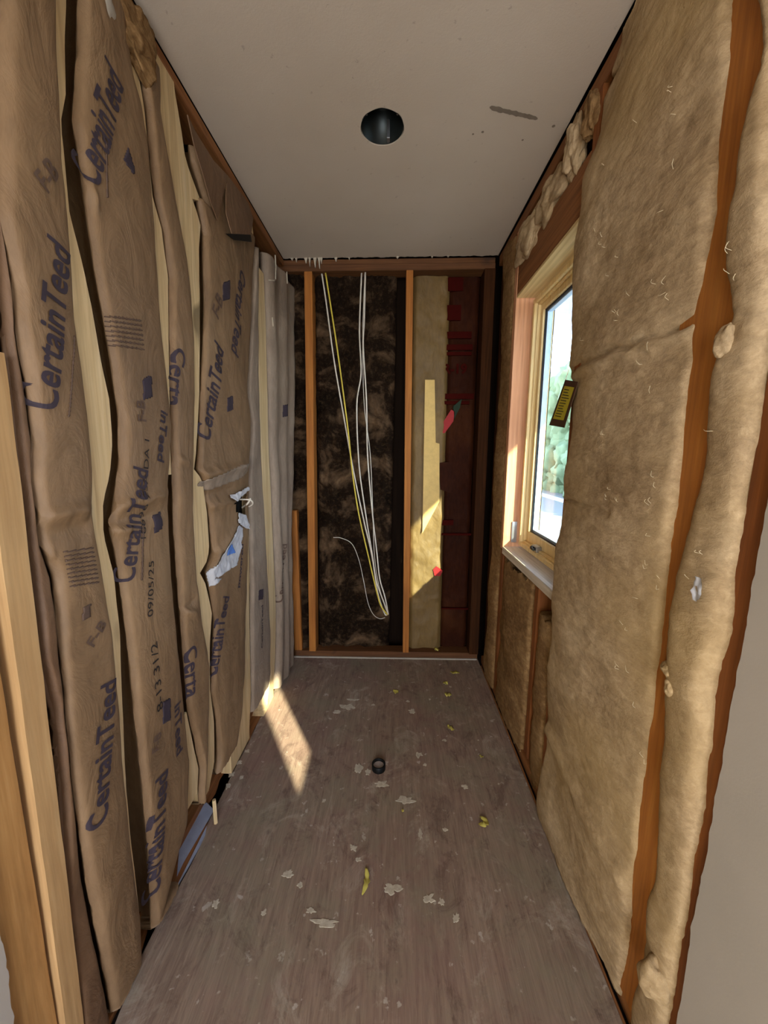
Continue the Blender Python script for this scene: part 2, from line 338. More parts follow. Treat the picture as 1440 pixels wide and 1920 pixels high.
# small window behind the viewer (second sun patch) : reveal + drywall
def dry(y0, y1, z0, z1, bmx): box(bmx, RX - .003, RX + .011, y0, y1, z0, z1)
bm = B(); YE = .575
dry(REAR, W2['y0'], 0, CZ, bm); dry(W2['y0'], W2['y1'], 0, W2['z0'], bm); dry(W2['y0'], W2['y1'], W2['z1'], CZ, bm)
ys = W2['y1']
# ragged cut edge of the near board
K = 200; ev = []
for i in range(K + 1):
    z = CZ * i / K; y = YE + .0035 * fr(z * 28, 2, 9) + .004 * fr(z * 5, 7, 9)
    ev.append([bm.verts.new((RX - .003, ys, z)), bm.verts.new((RX - .003, y, z)), bm.verts.new((RX + .011, y, z))])
for a, b in zip(ev, ev[1:]):
    bm.faces.new((a[0], b[0], b[1], a[1])); bm.faces.new((a[1], b[1], b[2], a[2]))
tag(obj('drywall_sheet', bm, M['drywall']), 'smooth grey painted drywall with a ragged cut edge on the right', 'drywall')
bm = B()
for d in ((W2['y0'] - .012, W2['y0'], W2['z0'], W2['z1']), (W2['y1'], W2['y1'] + .012, W2['z0'], W2['z1']), (W2['y0'], W2['y1'], W2['z0'] - .012, W2['z0']), (W2['y0'], W2['y1'], W2['z1'], W2['z1'] + .012)):
    box(bm, RX + .011, .73, *d)
struct(obj('window_2', bm, M['drywall']), 'small window opening in the drywall beside the viewer')
bm = B(); ev = []
for i in range(K + 1):
    z = CZ * i / K; y = .482 + .006 * fr(z * 40, 2, 4) + .004 * fr(z * 9, 7, 4); x = leftx(z)
    ev.append([bm.verts.new((x + .006, REAR, z)), bm.verts.new((x + .006, y, z)), bm.verts.new((x - .008, y, z))])
for a, b in zip(ev, ev[1:]):
    bm.faces.new((a[0], b[0], b[1], a[1])); bm.faces.new((a[1], b[1], b[2], a[2]))
tag(obj('drywall_sheet', bm, M['drywall']), 'pale drywall sliver with a crumbling edge at the lower left corner', 'drywall')

# ------------------------------------------------------------------ left wall
def PL(pts, off=0.0): return sorted([onL(x, y, off) for x, y in pts], key=lambda p: -p[1])
A_L = [(0, 0), (0, 400), (25, 540), (28, 600), (45, 700), (62, 830), (60, 900), (75, 1020), (98, 1080), (108, 1180), (122, 1300), (130, 1400), (145, 1530), (160, 1640), (190, 1800), (212, 1920)]
A_R = [(97, 0), (97, 80), (104, 200), (110, 300), (122, 420), (135, 600), (150, 700), (160, 780), (168, 880), (166, 955), (172, 1000), (190, 1100), (207, 1200), (221, 1340), (232, 1480), (243, 1600), (258, 1720), (262, 1800)]
S1_R = [(125, 0), (121, 80), (123, 180), (114, 230), (121, 300), (130, 400), (150, 480), (172, 580), (190, 680), (205, 750), (211, 830), (205, 890), (192, 940), (194, 1000), (213, 1080), (224, 1180), (228, 1300), (236, 1480), (248, 1600), (262, 1720), (266, 1800)]
B_L = [(148, 0), (146, 80), (143, 150), (138, 226), (150, 300), (163, 400), (178, 500), (196, 600), (212, 700), (223, 780), (225, 860), (216, 930), (207, 990), (216, 1030), (228, 1110), (240, 1200), (249, 1300), (260, 1400), (270, 1500), (279, 1600), (283, 1700), (286, 1760)]
B_R = [(232, 60), (246, 150), (262, 205), (273, 270), (278, 330), (283, 400), (291, 500), (298, 600), (308, 700), (316, 800), (314, 870), (311, 910), (313, 1000), (319, 1100), (327, 1200), (337, 1300), (350, 1420), (346, 1540), (330, 1650), (300, 1700)]
S1b_R = [(252, 60), (262, 150), (272, 205), (280, 300), (287, 370), (304, 430), (316, 520), (316, 600), (318, 700), (320, 830), (322, 900), (325, 1000), (331, 1100), (339, 1200), (349, 1330), (362, 1390), (372, 1440), (370, 1490)]
C_L = [(250, 60), (265, 148), (274, 205), (283, 300), (291, 370), (306, 430), (318, 520), (318, 600), (320, 700), (321, 830), (324, 900), (327, 1000), (334, 1100), (342, 1200), (352, 1330), (366, 1390), (375, 1440), (373, 1490)]
C_R = [(294, 120), (297, 165), (296, 215), (308, 290), (324, 370), (335, 430), (345, 490), (354, 560), (360, 640), (362, 740), (358, 850), (357, 950), (366, 1090), (376, 1170), (388, 1250), (388, 1330), (384, 1400), (380, 1490)]
S2_R = [(325, 165), (331, 200), (339, 250), (346, 300), (354, 360), (376, 382), (374, 420), (371, 470), (373, 540), (373, 640), (372, 740), (366, 850), (362, 880), (378, 900), (386, 960), (391, 1030), (384, 1060), (372, 1072), (384, 1095), (396, 1150), (392, 1200), (392, 1290), (400, 1350), (400, 1430), (390, 1480)]
D_L = [(340, 165), (346, 200), (352, 250), (359, 300), (368, 365), (386, 388), (381, 440), (381, 480), (384, 560), (382, 640), (376, 740), (372, 850), (369, 880), (381, 910), (392, 970), (398, 1035), (386, 1074), (394, 1110), (402, 1170), (398, 1240), (396, 1300), (406, 1350), (408, 1420), (402, 1470)]
D_R = [(418, 300), (440, 350), (470, 400), (474, 450), (470, 520), (466, 600), (462, 680), (459, 740), (466, 790), (464, 850), (462, 900), (462, 960), (460, 1050), (456, 1150), (455, 1240), (450, 1320), (438, 1400)]
E_L = [(474, 410), (478, 450), (474, 520), (469, 600), (466, 680), (463, 740), (470, 790), (468, 850), (466, 930), (468, 1020), (470, 1100), (471, 1200), (473, 1300), (470, 1370)]
E_R = [(480, 420), (482, 520), (481, 600), (481, 700), (483, 800), (489, 900), (495, 1000), (500, 1090), (504, 1180), (505, 1260), (498, 1320), (490, 1345)]
S4_R = [(487, 430), (490, 520), (495, 640), (497, 740), (500, 850), (505, 950), (509, 1050), (513, 1120), (513, 1200), (512, 1240), (508, 1280)]
F_L = [(488, 430), (492, 520), (496, 640), (499, 740), (502, 850), (507, 950), (511, 1050), (515, 1120), (515, 1200), (515, 1240), (512, 1280)]
F_R = [(548, 480), (548, 600), (545, 760), (544, 860), (538, 960), (537, 1060), (541, 1120), (543, 1230)]

class Batt:
    def __init__(s, Lp, Rp, bulge=.02, base=.004, seed=0, creases=(), zlo=None, zhi=None, tuck=.05, pleats=0, wr=.004, under=.028):
        s.L, s.R = PL(Lp), PL(Rp); s.bulge, s.base, s.seed, s.creases, s.tuck, s.pleats, s.wr = bulge, base, seed, creases, tuck, pleats, wr; s.under = under
        s.zhi = zhi if zhi else (s.L[0][1] + s.R[0][1]) / 2
        s.zlo = zlo if zlo is not None else (s.L[-1][1] + s.R[-1][1]) / 2
    def x(s, y, z):
        l, r = interp(s.L, z), interp(s.R, z); u = min(1, max(0, (y - l) / max(r - l, 1e-4)))
        d = s.base + s.bulge * (1 - abs(2 * u - 1) ** 3.5)
        e = min(u, 1 - u) * (r - l); k = min(1, e / .012); k = k * (2 - k); d -= .012 * (1 - k)
        d += s.wr * fr(y * 5 + s.seed, z * 3.2, s.seed) * k + .4 * s.wr * fr(y * 16, z * 8, s.seed + 5, 3)
        if s.pleats: d += .009 * math.sin(u * s.pleats * math.pi * 2 + .6 * fr(1, z * 2, s.seed)) * k
        for (ya, za, yb, zb, h, wd) in s.creases:
            t = (y - ya) / max(yb - ya, 1e-4)
            if -.05 <= t <= 1.05:
                dz = (z - (za + (zb - za) * t) - .006 * fr(y * 22, 4, s.seed)) / wd
                d += h * math.exp(-dz * dz) * max(0, min(1, 5 * (t + .05), 5 * (1.05 - t)))
        return leftx(z) + d
    def mesh(s, name, mat, parent, holes=(), res=.007):
        bm = B(); nz = int((s.zhi - s.zlo) / res); rows = []
        for i in range(nz + 1):
            z = s.zhi + (s.zlo - s.zhi) * i / nz; l, r = interp(s.L, z), interp(s.R, z)
            l += .0016 * fr(z * 14, s.seed, 1); r += .0016 * fr(z * 14, s.seed, 7)
            if r - l < .004: r = l + .004
            if i == 0: s.ny = 34
            row = [bm.verts.new((leftx(z) - s.tuck - .02, l + s.under, z)), bm.verts.new((leftx(z) - s.tuck * .4, l + s.under, z)), bm.verts.new((leftx(z) - .006, l + .002, z))]
            for j in range(s.ny + 1):
                u = j / s.ny; u = .5 - .5 * math.cos(u * math.pi) if r - l > .05 else u
                zz = z
                if i == nz: zz += .008 * fr(u * 9, s.seed, 3)
                y = l + (r - l) * u; row.append(bm.verts.new((s.x(y, zz), y, zz)))
            row += [bm.verts.new((leftx(z) - s.tuck * .5, r, z)), bm.verts.new((leftx(z) - s.tuck, r - .003, z))]
            rows.append(row)
        hp = [[onL(*p, .015) for p in h] for h in holes]
        for a, b in zip(rows, rows[1:]):
            for j in range(len(a) - 1):
                c = (a[j].co + b[j + 1].co) / 2
                if any(inpoly(c.y, c.z, h) for h in hp): continue
                bm.faces.new((a[j], b[j], b[j + 1], a[j + 1]))
        for row, sgn in ((rows[0], 1), (rows[-1], -1)):   # closed ends
            back = [bm.verts.new((leftx(v.co.z) - s.tuck, v.co.y, v.co.z)) for v in row]
            for j in range(len(row) - 1): bm.faces.new((row[j], row[j + 1], back[j + 1], back[j]))
        return obj(name, bm, mat, parent, True)
    def patch(s, name, poly, mat, parent, off=.0025, res=.004, lift=0):
        P = [onL(*p, .015) for p in poly]; ya, yb = min(p[0] for p in P), max(p[0] for p in P); za, zb = min(p[1] for p in P), max(p[1] for p in P)
        bm = B(); V = {}; ny, nz = int((yb - ya) / res) + 1, int((zb - za) / res) + 1
        def g(i, j):
            if (i, j) not in V:
                y, z = ya + i * res, za + j * res; V[i, j] = bm.verts.new((s.x(y, z) + off + lift * abs(fr(y * 20, z * 20, 3)), y, z))
            return V[i, j]
        for i in range(ny):
            for j in range(nz):
                if inpoly(ya + (i + .5) * res, za + (j + .5) * res, P): bm.faces.new((g(i, j), g(i + 1, j), g(i + 1, j + 1), g(i, j + 1)))
        if not bm.faces: bm.free(); return None
        r_ = bmesh.ops.extrude_face_region(bm, geom=bm.faces[:]); bmesh.ops.translate(bm, verts=[e for e in r_['geom'] if isinstance(e, bmesh.types.BMVert)], vec=(-.002, 0, 0))
        return obj(name, bm, mat, parent, True)
    def text(s, parent, txt, p0, p1, mat='ink', aspect=.24, bold=.035, flip=1, label=None, name='lettering'):
        """centre line of the writing runs p0 -> p1 (pixels); aspect = letter height / text length"""
        cu = bpy.data.curves.new('t', 'FONT'); cu.body = txt; cu.size = 1; cu.resolution_u = 4
        to = bpy.data.objects.new('t', cu); COL.objects.link(to); bpy.context.view_layer.update()
        me = bpy.data.meshes.new_from_object(to.evaluated_get(bpy.context.evaluated_depsgraph_get()))
        bpy.data.objects.remove(to)
        bm = B(); bm.from_mesh(me)
        for sx_, sy_ in (() if bold < .01 else ((bold, 0), (0, bold), (bold, bold), (bold / 2, bold / 2))):
            o_ = len(bm.verts); bm.from_mesh(me); bm.verts.ensure_lookup_table()
            for v in bm.verts[o_:]: v.co.x += sx_; v.co.y += sy_
        bpy.data.meshes.remove(me)
        xs = [v.co.x for v in bm.verts]; ys_ = [v.co.y for v in bm.verts]; w_ = max(xs) - min(xs); x0 = min(xs); yc = (max(ys_) + min(ys_)) / 2; h_ = max(ys_) - min(ys_)
        a, b = Vector(onL(*p0, .02)), Vector(onL(*p1, .02)); d = b - a; ln = d.length; d.normalize(); nrm = Vector((-d.y, d.x))
        hh = ln * aspect
        for _ in range(3):
            es = [e for e in bm.edges if e.calc_length() > .18]
            if es: bmesh.ops.subdivide_edges(bm, edges=es, cuts=1, use_grid_fill=False)
        bmesh.ops.triangulate(bm, faces=bm.faces[:])
        for v in bm.verts:
            q = a + d * ((v.co.x - x0) / w_ * ln) + nrm * ((v.co.y - yc) / h_ * hh)
            v.co = Vector((s.x(q.x, q.y) + .0022, q.x, q.y))
        o = obj(name, bm, M[mat], parent)
        if label: o['label'] = label
        return o

def rowpoly(cx, cy, w2, h2, sk=0): return [(cx - w2, cy - h2 + sk), (cx + w2, cy - h2 - sk), (cx + w2, cy + h2 - sk), (cx - w2, cy + h2 + sk)]
def cr(pa, pb, h, wd):
    a, b = onL(*pa, .02), onL(*pb, .02); return (a[0], a[1], b[0], b[1], h, wd)
def stud_left(Lp, Rp, mat, label, face=-.004, z0=.0, z1=2.40, depth=.09, fixed=None):
    """stud whose outline follows the visible, slightly bowed edge"""
    L_, R_ = PL(Lp), PL(Rp); bm = B(); n_ = 90; rows = []
    for i in range(n_ + 1):
        z = z1 + (z0 - z1) * i / n_; l = interp(L_, z) - .012; r = interp(R_, z)
        if fixed: l, r = fixed(z)
        x = leftx(z) + face + .0015 * fr(1, z * 6, l)
        rows.append([bm.verts.new((x - depth, l, z)), bm.verts.new((x, l, z)), bm.verts.new((x, r - .002, z)), bm.verts.new((x - .002, r, z)), bm.verts.new((x - depth, r, z))])
    for a, b in zip(rows, rows[1:]):
        for j in range(5): bm.faces.new((a[j], b[j], b[(j + 1) % 5], a[(j + 1) % 5]))
    bm.faces.new(rows[0]); bm.faces.new(rows[-1][::-1])
    o = obj('wall_stud', bm, M[mat]); return tag(o, label, 'wall stud', 'studs of the left wall')
stud_left(A_R, S1_R, 'wood_pale', 'pale bowed stud edge between the two nearest kraft batts on the left wall', face=.002)
stud_left(B_R, S1b_R, 'wood_pale', 'thin pale stud edge directly above the tall black slit in the left wall', face=.0, z0=onL(318, 890)[1])
stud_left(B_R, S1b_R, 'wood_pale', 'short pale stud piece at the bottom end of the tall black slit', face=.0, z0=.19, z1=onL(350, 1335)[1])
stud_left(C_R, S2_R, 'wood_pale', 'pale bulging stud edge beside the torn batt with the electrical hole', face=.004, z0=.13)
stud_left(D_R, [(470, y) for y in (410, 1400)], 'wood_pale', 'pale yellow stud exposed at the bottom below the torn hole on the left', face=-.006, fixed=lambda z: (interp(PL(D_R), z) - .03, interp(PL(E_L), z) + .004) if z > .75 else (interp(PL(D_R), z) - .02, interp(PL(E_L), z) - .002))
stud_left(E_R, S4_R, 'wood_pale', 'slim pale stud edge nearest the far corner of the left wall', face=.012, z1=2.2)
# the two near framing members
stA = onL(55, 1040)[0]
def n0(z): 
    k = max(0, min(1, (1.5 - z) / 1.4)); return (.578 - .02 * k, .627 - .03 * k)
stud_left([(0, 0)], [(0, 0)], 'wood_near', 'near pale stud at the lower left edge beside the drywall sliver', face=.008, z1=1.535, fixed=n0)
stud_left([(0, 0)], [(0, 0)], 'wood_tan', 'orange-brown near stud between drywall sliver and pale stud on the left', face=-.004, fixed=lambda z: (.47, .556))
stud_left([(0, 0)], [(0, 0)], 'wood_orange_dark', 'short dark stud top above the near pale stud on the left', face=.0, z0=1.54, fixed=lambda z: (.547, .625))  # shadow on this stud top is put into its dark wood colour

G = 'kraft-faced insulation batts on the left wall'
def batt_thing(loc, label): return thing('insulation_batt', loc, label, 'insulation', G)
# batt A: flange band + face
A = Batt(A_L, A_R, .009, .010, 1.3, [cr((60, 975), (172, 950), .012, .014), cr((60, 1010), (175, 985), -.010, .02), cr((70, 1060), (110, 1040), .012, .015)], zlo=.01, zhi=2.39)
tA = batt_thing((leftx(0), .7, 0), 'nearest brown kraft batt with large lettering beside the near pale stud')
A.mesh('facing', M['kraft'], tA)
AF = Batt([(0, 400), (8, 560), (15, 640), (38, 850), (58, 1040), (78, 1240), (104, 1330), (118, 1480), (128, 1650), (148, 1920)], [(3, 400), (26, 560), (30, 620), (46, 705), (64, 835), (62, 905), (77, 1025), (96, 1080), (106, 1180), (120, 1300), (128, 1400), (143, 1530), (158, 1640), (188, 1800), (209, 1920)], .012, -.006, 2.2, zlo=.01, zhi=1.95, wr=.006, tuck=.03, under=.012)
AF.mesh('stapling_flange', M['kraft_dark'], tA)
A.text(tA, 'CertainTeed', (80, 765), (112, 458), aspect=.17)
A.text(tA, 'CertainTeed', (185, 1552), (207, 1278), aspect=.165)
for p in (rowpoly(158, 1148, 7, 12, 3),): A.patch('logo_mark', p, M['ink_faint'], tA, .002)
A.text(tA, 'F-B', (75, 345), (100, 310), 'ink_faint', .5); A.text(tA, 'F-B', (170, 1210), (195, 1165), 'ink_faint', .5)
A.patch('underline', [(122, 782), (124, 782), (139, 630), (137, 630)], M['ink_faint'], tA, .0022, .002)
for k in range(9): A.patch('fine_print', [(116 + k * 1.5, 1034 + k * 8), (170 + k * 1.2, 1026 + k * 8), (170 + k * 1.2, 1028.5 + k * 8), (116 + k * 1.5, 1036.5 + k * 8)], M['ink_faint'], tA, .0022, .0025)
# batt B
Bt = Batt(B_L, B_R, .009, .010, 4.1, [cr((200, 955), (320, 925), .010, .012), cr((200, 985), (320, 955), -.008, .016), cr((150, 300), (190, 380), .008, .02), cr((205, 1000), (250, 990), .010, .012)], zlo=.02, zhi=2.40)
tB = batt_thing((leftx(0), .95, 0), 'second kraft batt marked with a dot-printed date and tall lettering')
Bt.mesh('facing', M['kraft'], tB)
Bt.text(tB, 'CertainTeed', (168, 330), (214, 135), aspect=.2)
Bt.text(tB, 'CertainTeed', (240, 1092), (264, 878), aspect=.19)
Bt.text(tB, '18696 25A DA 1', (268, 1010), (274, 824), 'ink_black', .07, .004, name='date_stamp')
Bt.text(tB, '09/05/25', (281, 1156), (283, 1052), 'ink_black', .14, .004, name='date_stamp')
Bt.text(tB, '8-13 31/2', (299, 1332), (288, 1206), 'ink_black', .13, .004, name='date_stamp')
Bt.text(tB, 'CertainTeed', (290, 1690), (304, 1452), aspect=.17)
for p in (rowpoly(273, 727, 8, 20, 3), [(228, 300), (236, 278), (249, 318), (247, 327)], rowpoly(294, 980, 8, 16, 4), rowpoly(309, 1333, 7, 20, 4)): Bt.patch('logo_mark', p, M['ink'], tB, .002)
Bt.text(tB, 'F-B', (265, 790), (262, 750), 'ink_faint', .6); Bt.text(tB, 'F-B', (292, 1410), (296, 1375), 'ink_faint', .6)
for k in range(7): Bt.patch('fine_print', [(208 + k * 1.2, 592 + k * 9), (262 + k, 600 + k * 9), (262 + k, 602.5 + k * 9), (208 + k * 1.2, 594.5 + k * 9)], M['ink_faint'], tB, .0022, .0025)
Bt.patch('underline', [(262, 1088), (264, 1088), (266, 985), (264, 985)], M['ink_faint'], tB, .0022, .002)
Bt.patch('underline', [(199, 370), (201, 370), (196, 270), (194, 270)], M['ink_faint'], tB, .0022, .002)
# batt C
C_ = Batt(C_L, C_R, .007, .010, 6.6, [cr((320, 850), (360, 870), .006, .01), cr((330, 1140), (372, 1150), .010, .012), cr((330, 1165), (372, 1120), -.008, .012)], zlo=.13, zhi=2.36)
tC = batt_thing((leftx(0), 1.1, 0), 'narrow kraft batt right of the black slit with lettering reading downward')
C_.mesh('facing', M['kraft'], tC)
C_.text(tC, 'Certa', (342, 655), (333, 762), aspect=.26); Bt.text(tB, 'inTeed', (308, 772), (300, 866), aspect=.24)
C_.text(tC, 'Certa', (362, 1212), (366, 1305), aspect=.26); Bt.text(tB, 'inTeed', (333, 1318), (337, 1412), aspect=.22)
for k in range(3): C_.patch('fine_print', [(296 + k * 5, 855), (299 + k * 5, 855), (318 + k * 5, 760), (315 + k * 5, 760)], M['ink_faint'], tC, .0022, .0025)
# batt D: torn around an electrical box
holeD = [(434, 942), (440, 938), (455, 920), (463, 918), (460, 940), (458, 965), (446, 968), (440, 962)]
D = Batt(D_L, D_R, .009, .012, 9.2, [cr((365, 900), (462, 870), .014, .022), cr((372, 935), (440, 915), -.010, .02), cr((372, 955), (440, 940), .010, .015), cr((395, 1065), (445, 985), .012, .02), cr((380, 890), (462, 872), .006, .012)], zlo=.14, zhi=2.30, wr=.007)
tD = batt_thing((leftx(0), 1.4, 0), 'torn kraft batt with a dark electrical hole and a blue taped patch')
D.mesh('facing', M['kraft'], tD, [holeD])
D.text(tD, 'CertainTeed', (387, 822), (413, 648), aspect=.2)
D.text(tD, 'CertainTeed', (456, 512), (440, 664), aspect=.18)
D.text(tD, 'CertainTeed', (402, 1272), (424, 1118), aspect=.2)
D.text(tD, 'powered', (446, 1102), (454, 1020), aspect=.16)
for p in (rowpoly(421, 545, 6, 17, 2), rowpoly(429, 757, 5, 13, 2)): D.patch('logo_mark', p, M['ink'], tD, .002)
D.text(tD, 'F-B', (405, 590), (412, 555), 'ink_faint', .6)
D.patch('torn_patch', [(392, 1075), (440, 985), (452, 990), (447, 1030), (440, 1060), (425, 1068), (400, 1085), (412, 1085), (398, 1100)], M['white_paper'], tD, .004, .004, .006)['label'] = 'torn white paper patch'
D.patch('tape_scrap', [(418, 1030), (429, 1020), (436, 1036), (420, 1041)], M['blue_tape'], tD, .009, .003)['label'] = 'blue tape scrap'
D.patch('torn_flap', [(424, 930), (460, 912), (463, 917), (448, 930), (430, 940)], M['white_paper'], tD, .008, .003, .012)
D.patch('torn_flap', [(440, 962), (458, 966), (466, 992), (456, 990), (448, 985), (440, 980)], M['white_paper'], tD, .006, .003, .012)
D.patch('grey_band', [(376, 905), (440, 872), (466, 870), (462, 885), (440, 900), (380, 925)], M['kraft_grey'], tD, .003, .005)  # paler grey band of paper along the fold
# box inside the hole
yb, zb = onL(449, 945, -.01); xb = leftx(zb)
eb = thing('electrical_box', (xb - .03, yb, zb), 'small black electrical box showing through the torn hole in the kraft paper', 'electrical box')
bm = B(); box(bm, xb - .05, xb - .008, yb - .035, yb + .045, zb - .05, zb + .04, .003); obj('box_body', bm, M['black'], eb)
bm = B(); tube(bm, smoothline([(xb - .01, yb + .02, zb - .02), (xb + .02, yb + .012, zb + .0), (xb + .028, yb + .026, zb + .02), (xb + .015, yb + .035, zb + .01)]), .004); tube(bm, smoothline([(xb - .01, yb + .0, zb + .02), (xb + .03, yb + .02, zb + .015), (xb + .03, yb + .045, zb - .005), (xb + .01, yb + .05, zb - .02)]), .0035); obj('wire_end', bm, M['cable_white'], eb, True)
# batt E, F
E_ = Batt(E_L, E_R, .008, .008, 12.4, zlo=.12, zhi=2.28, tuck=.03, under=.005)
tE = batt_thing((leftx(0), 1.75, 0), 'slim grey kraft batt strip between the torn batt and far corner batt')
E_.mesh('facing', M['kraft_grey'], tE)
E_.text(tE, 'CertainTeed', (492, 1215), (492, 1135), aspect=.10); E_.patch('logo_mark', rowpoly(488, 1115, 4, 9, 1), M['ink'], tE, .002)
F_ = Batt(F_L, F_R, .03, .015, 15.1, zlo=.02, zhi=2.30, pleats=3, wr=.006)
tF = batt_thing((leftx(0), 2.05, 0), 'pleated kraft batt in the far left corner with white plaster drips')
F_.mesh('facing', M['kraft_grey'], tF)
F_.patch('logo_mark', rowpoly(524, 770, 3, 11, 1), M['ink'], tF, .002); F_.text(tF, 'CertainTeed', (522, 1130), (526, 1020), 'ink_faint', .10)
for pts in ([(516, 478), (518, 500), (516, 522)], [(509, 525), (513, 526), (517, 524)], [(531, 510), (532, 532)], [(513, 595), (514, 612)]):
    P = [onL(*p, .04) for p in pts]; bm = B(); tube(bm, [(F_.x(y, z) + .003, y, z) for y, z in P], .0028, 6)
    obj('plaster_drip', bm, M['plaster'], tF)
# top plate, torn wool and gap along the ceiling
bm = B(); box(bm, -.09, -.002, .48, 2.30, 2.400, 2.437, .002, shear); tag(obj('top_plate', bm, M['wood_y']), 'brown timber plate running under the ceiling along the left wall', 'timber plate')
bm = B(); box(bm, -.09, -.001, .48, 2.30, -.0185, .0, .0, shear); box(bm, -.10, -.05, .48, 2.30, .0, .036, .001, shear)
tag(obj('bottom_plate', bm, M['wood_y']), 'timber plate at the foot of the left wall behind the batts', 'timber plate')
def flap(poly, mat, off, name, label, lift=.0):
    P = [onL(*p, off) for p in poly]; cy = sum(p[0] for p in P) / len(P); cz = sum(p[1] for p in P) / len(P)
    bm = B(); vs = [bm.verts.new((leftx(z) + off + lift * (z - cz), y, z)) for y, z in P]; bm.faces.new(vs)
    r_ = bmesh.ops.extrude_face_region(bm, geom=bm.faces[:]); bmesh.ops.translate(bm, verts=[e for e in r_['geom'] if isinstance(e, bmesh.types.BMVert)], vec=(-.003, 0, 0))
    return tag(obj(name, bm, M[mat]), label, 'paper flap')
flap([(352, 215), (366, 245), (400, 300), (428, 330), (408, 412), (396, 380), (382, 330), (364, 270)], 'kraft_dark', .028, 'paper_flap', 'brown folded paper flap tucked under the ceiling above the torn batt')
flap([(432, 330), (470, 380), (478, 410), (470, 440), (428, 438), (420, 400), (424, 360)], 'kraft_dark', .034, 'paper_flap', 'brown folded flap above the black shade sheet near the far ceiling edge', -.1)
flap([(424, 438), (470, 440), (472, 454), (440, 450)], 'black', .038, 'gap_shade', 'short black sheet painted as deep shade below the folded flap near the far ceiling edge')['category'] = 'painted gap'  # black sheet stands in for the deep shade under the flap
def blob(bm, c, r, seed, sub=4, amp=.35, fq=1.6):
    r_ = bmesh.ops.create_icosphere(bm, subdivisions=sub, radius=1)
    for v in r_['verts']:
        q = v.co.copy(); k = 1 + amp * noise.noise(Vector((q.x * fq + seed, q.y * fq, q.z * fq + seed))) + amp * .3 * noise.noise(q * fq * 2.6 + Vector((seed,) * 3)) + .012 * fr(q.x * 9, q.y * 9, q.z * 9 + seed, 2)
        v.co = Vector((c[0] + q.x * r[0] * k, c[1] + q.y * r[1] * k, c[2] + q.z * r[2] * k))
y_, z_ = onL(250, 75, 0.0); bm = B(); blob(bm, (leftx(z_) - .0, y_, z_), (.028, .07, .07), 3, 5, .5, 2.2)
tag(obj('wool_tuft', bm, M['wool_brown'], None, True), 'brown torn wool tuft pushed up against the ceiling on the left', 'insulation')
y_, z_ = onL(202, 5, .02); bm = B(); blob(bm, (leftx(z_) + .01, y_, z_ + .01), (.012, .032, .05), 8, 4, .3)
tag(obj('foam_scrap', bm, M['caulk'], None, True), 'cream white foam scrap at the top left against the ceiling', 'foam')
# blue grey sheet metal in the floor gap
P = [onZ(*p, -.012) for p in ((330, 1672), (338, 1590), (380, 1505), (410, 1530))]
bm = B(); bm.faces.new([bm.verts.new((x, y, -.006 + .012 * (i in (1, 2)))) for i, (x, y) in enumerate(P)]); r_ = bmesh.ops.extrude_face_region(bm, geom=bm.faces[:]); bmesh.ops.translate(bm, verts=[e for e in r_['geom'] if isinstance(e, bmesh.types.BMVert)], vec=(0, 0, .003))
tag(obj('sheet_metal_piece', bm, M['blue_metal']), 'blue grey sheet metal piece in the gap between floor and left wall', 'sheet metal')
for (px, py, L_, lab) in [(386, 1475, .09, 'short pale splinter standing where the left wall meets the floor gap'), ]:
    y, z = onL(px, py); bm = B(); tube(bm, [(leftx(z) + .025, y, .0), (leftx(z) + .02, y + .01, L_)], .007, 6); tag(obj('wood_splinter', bm, M['wood_pale']), lab, 'splinter')

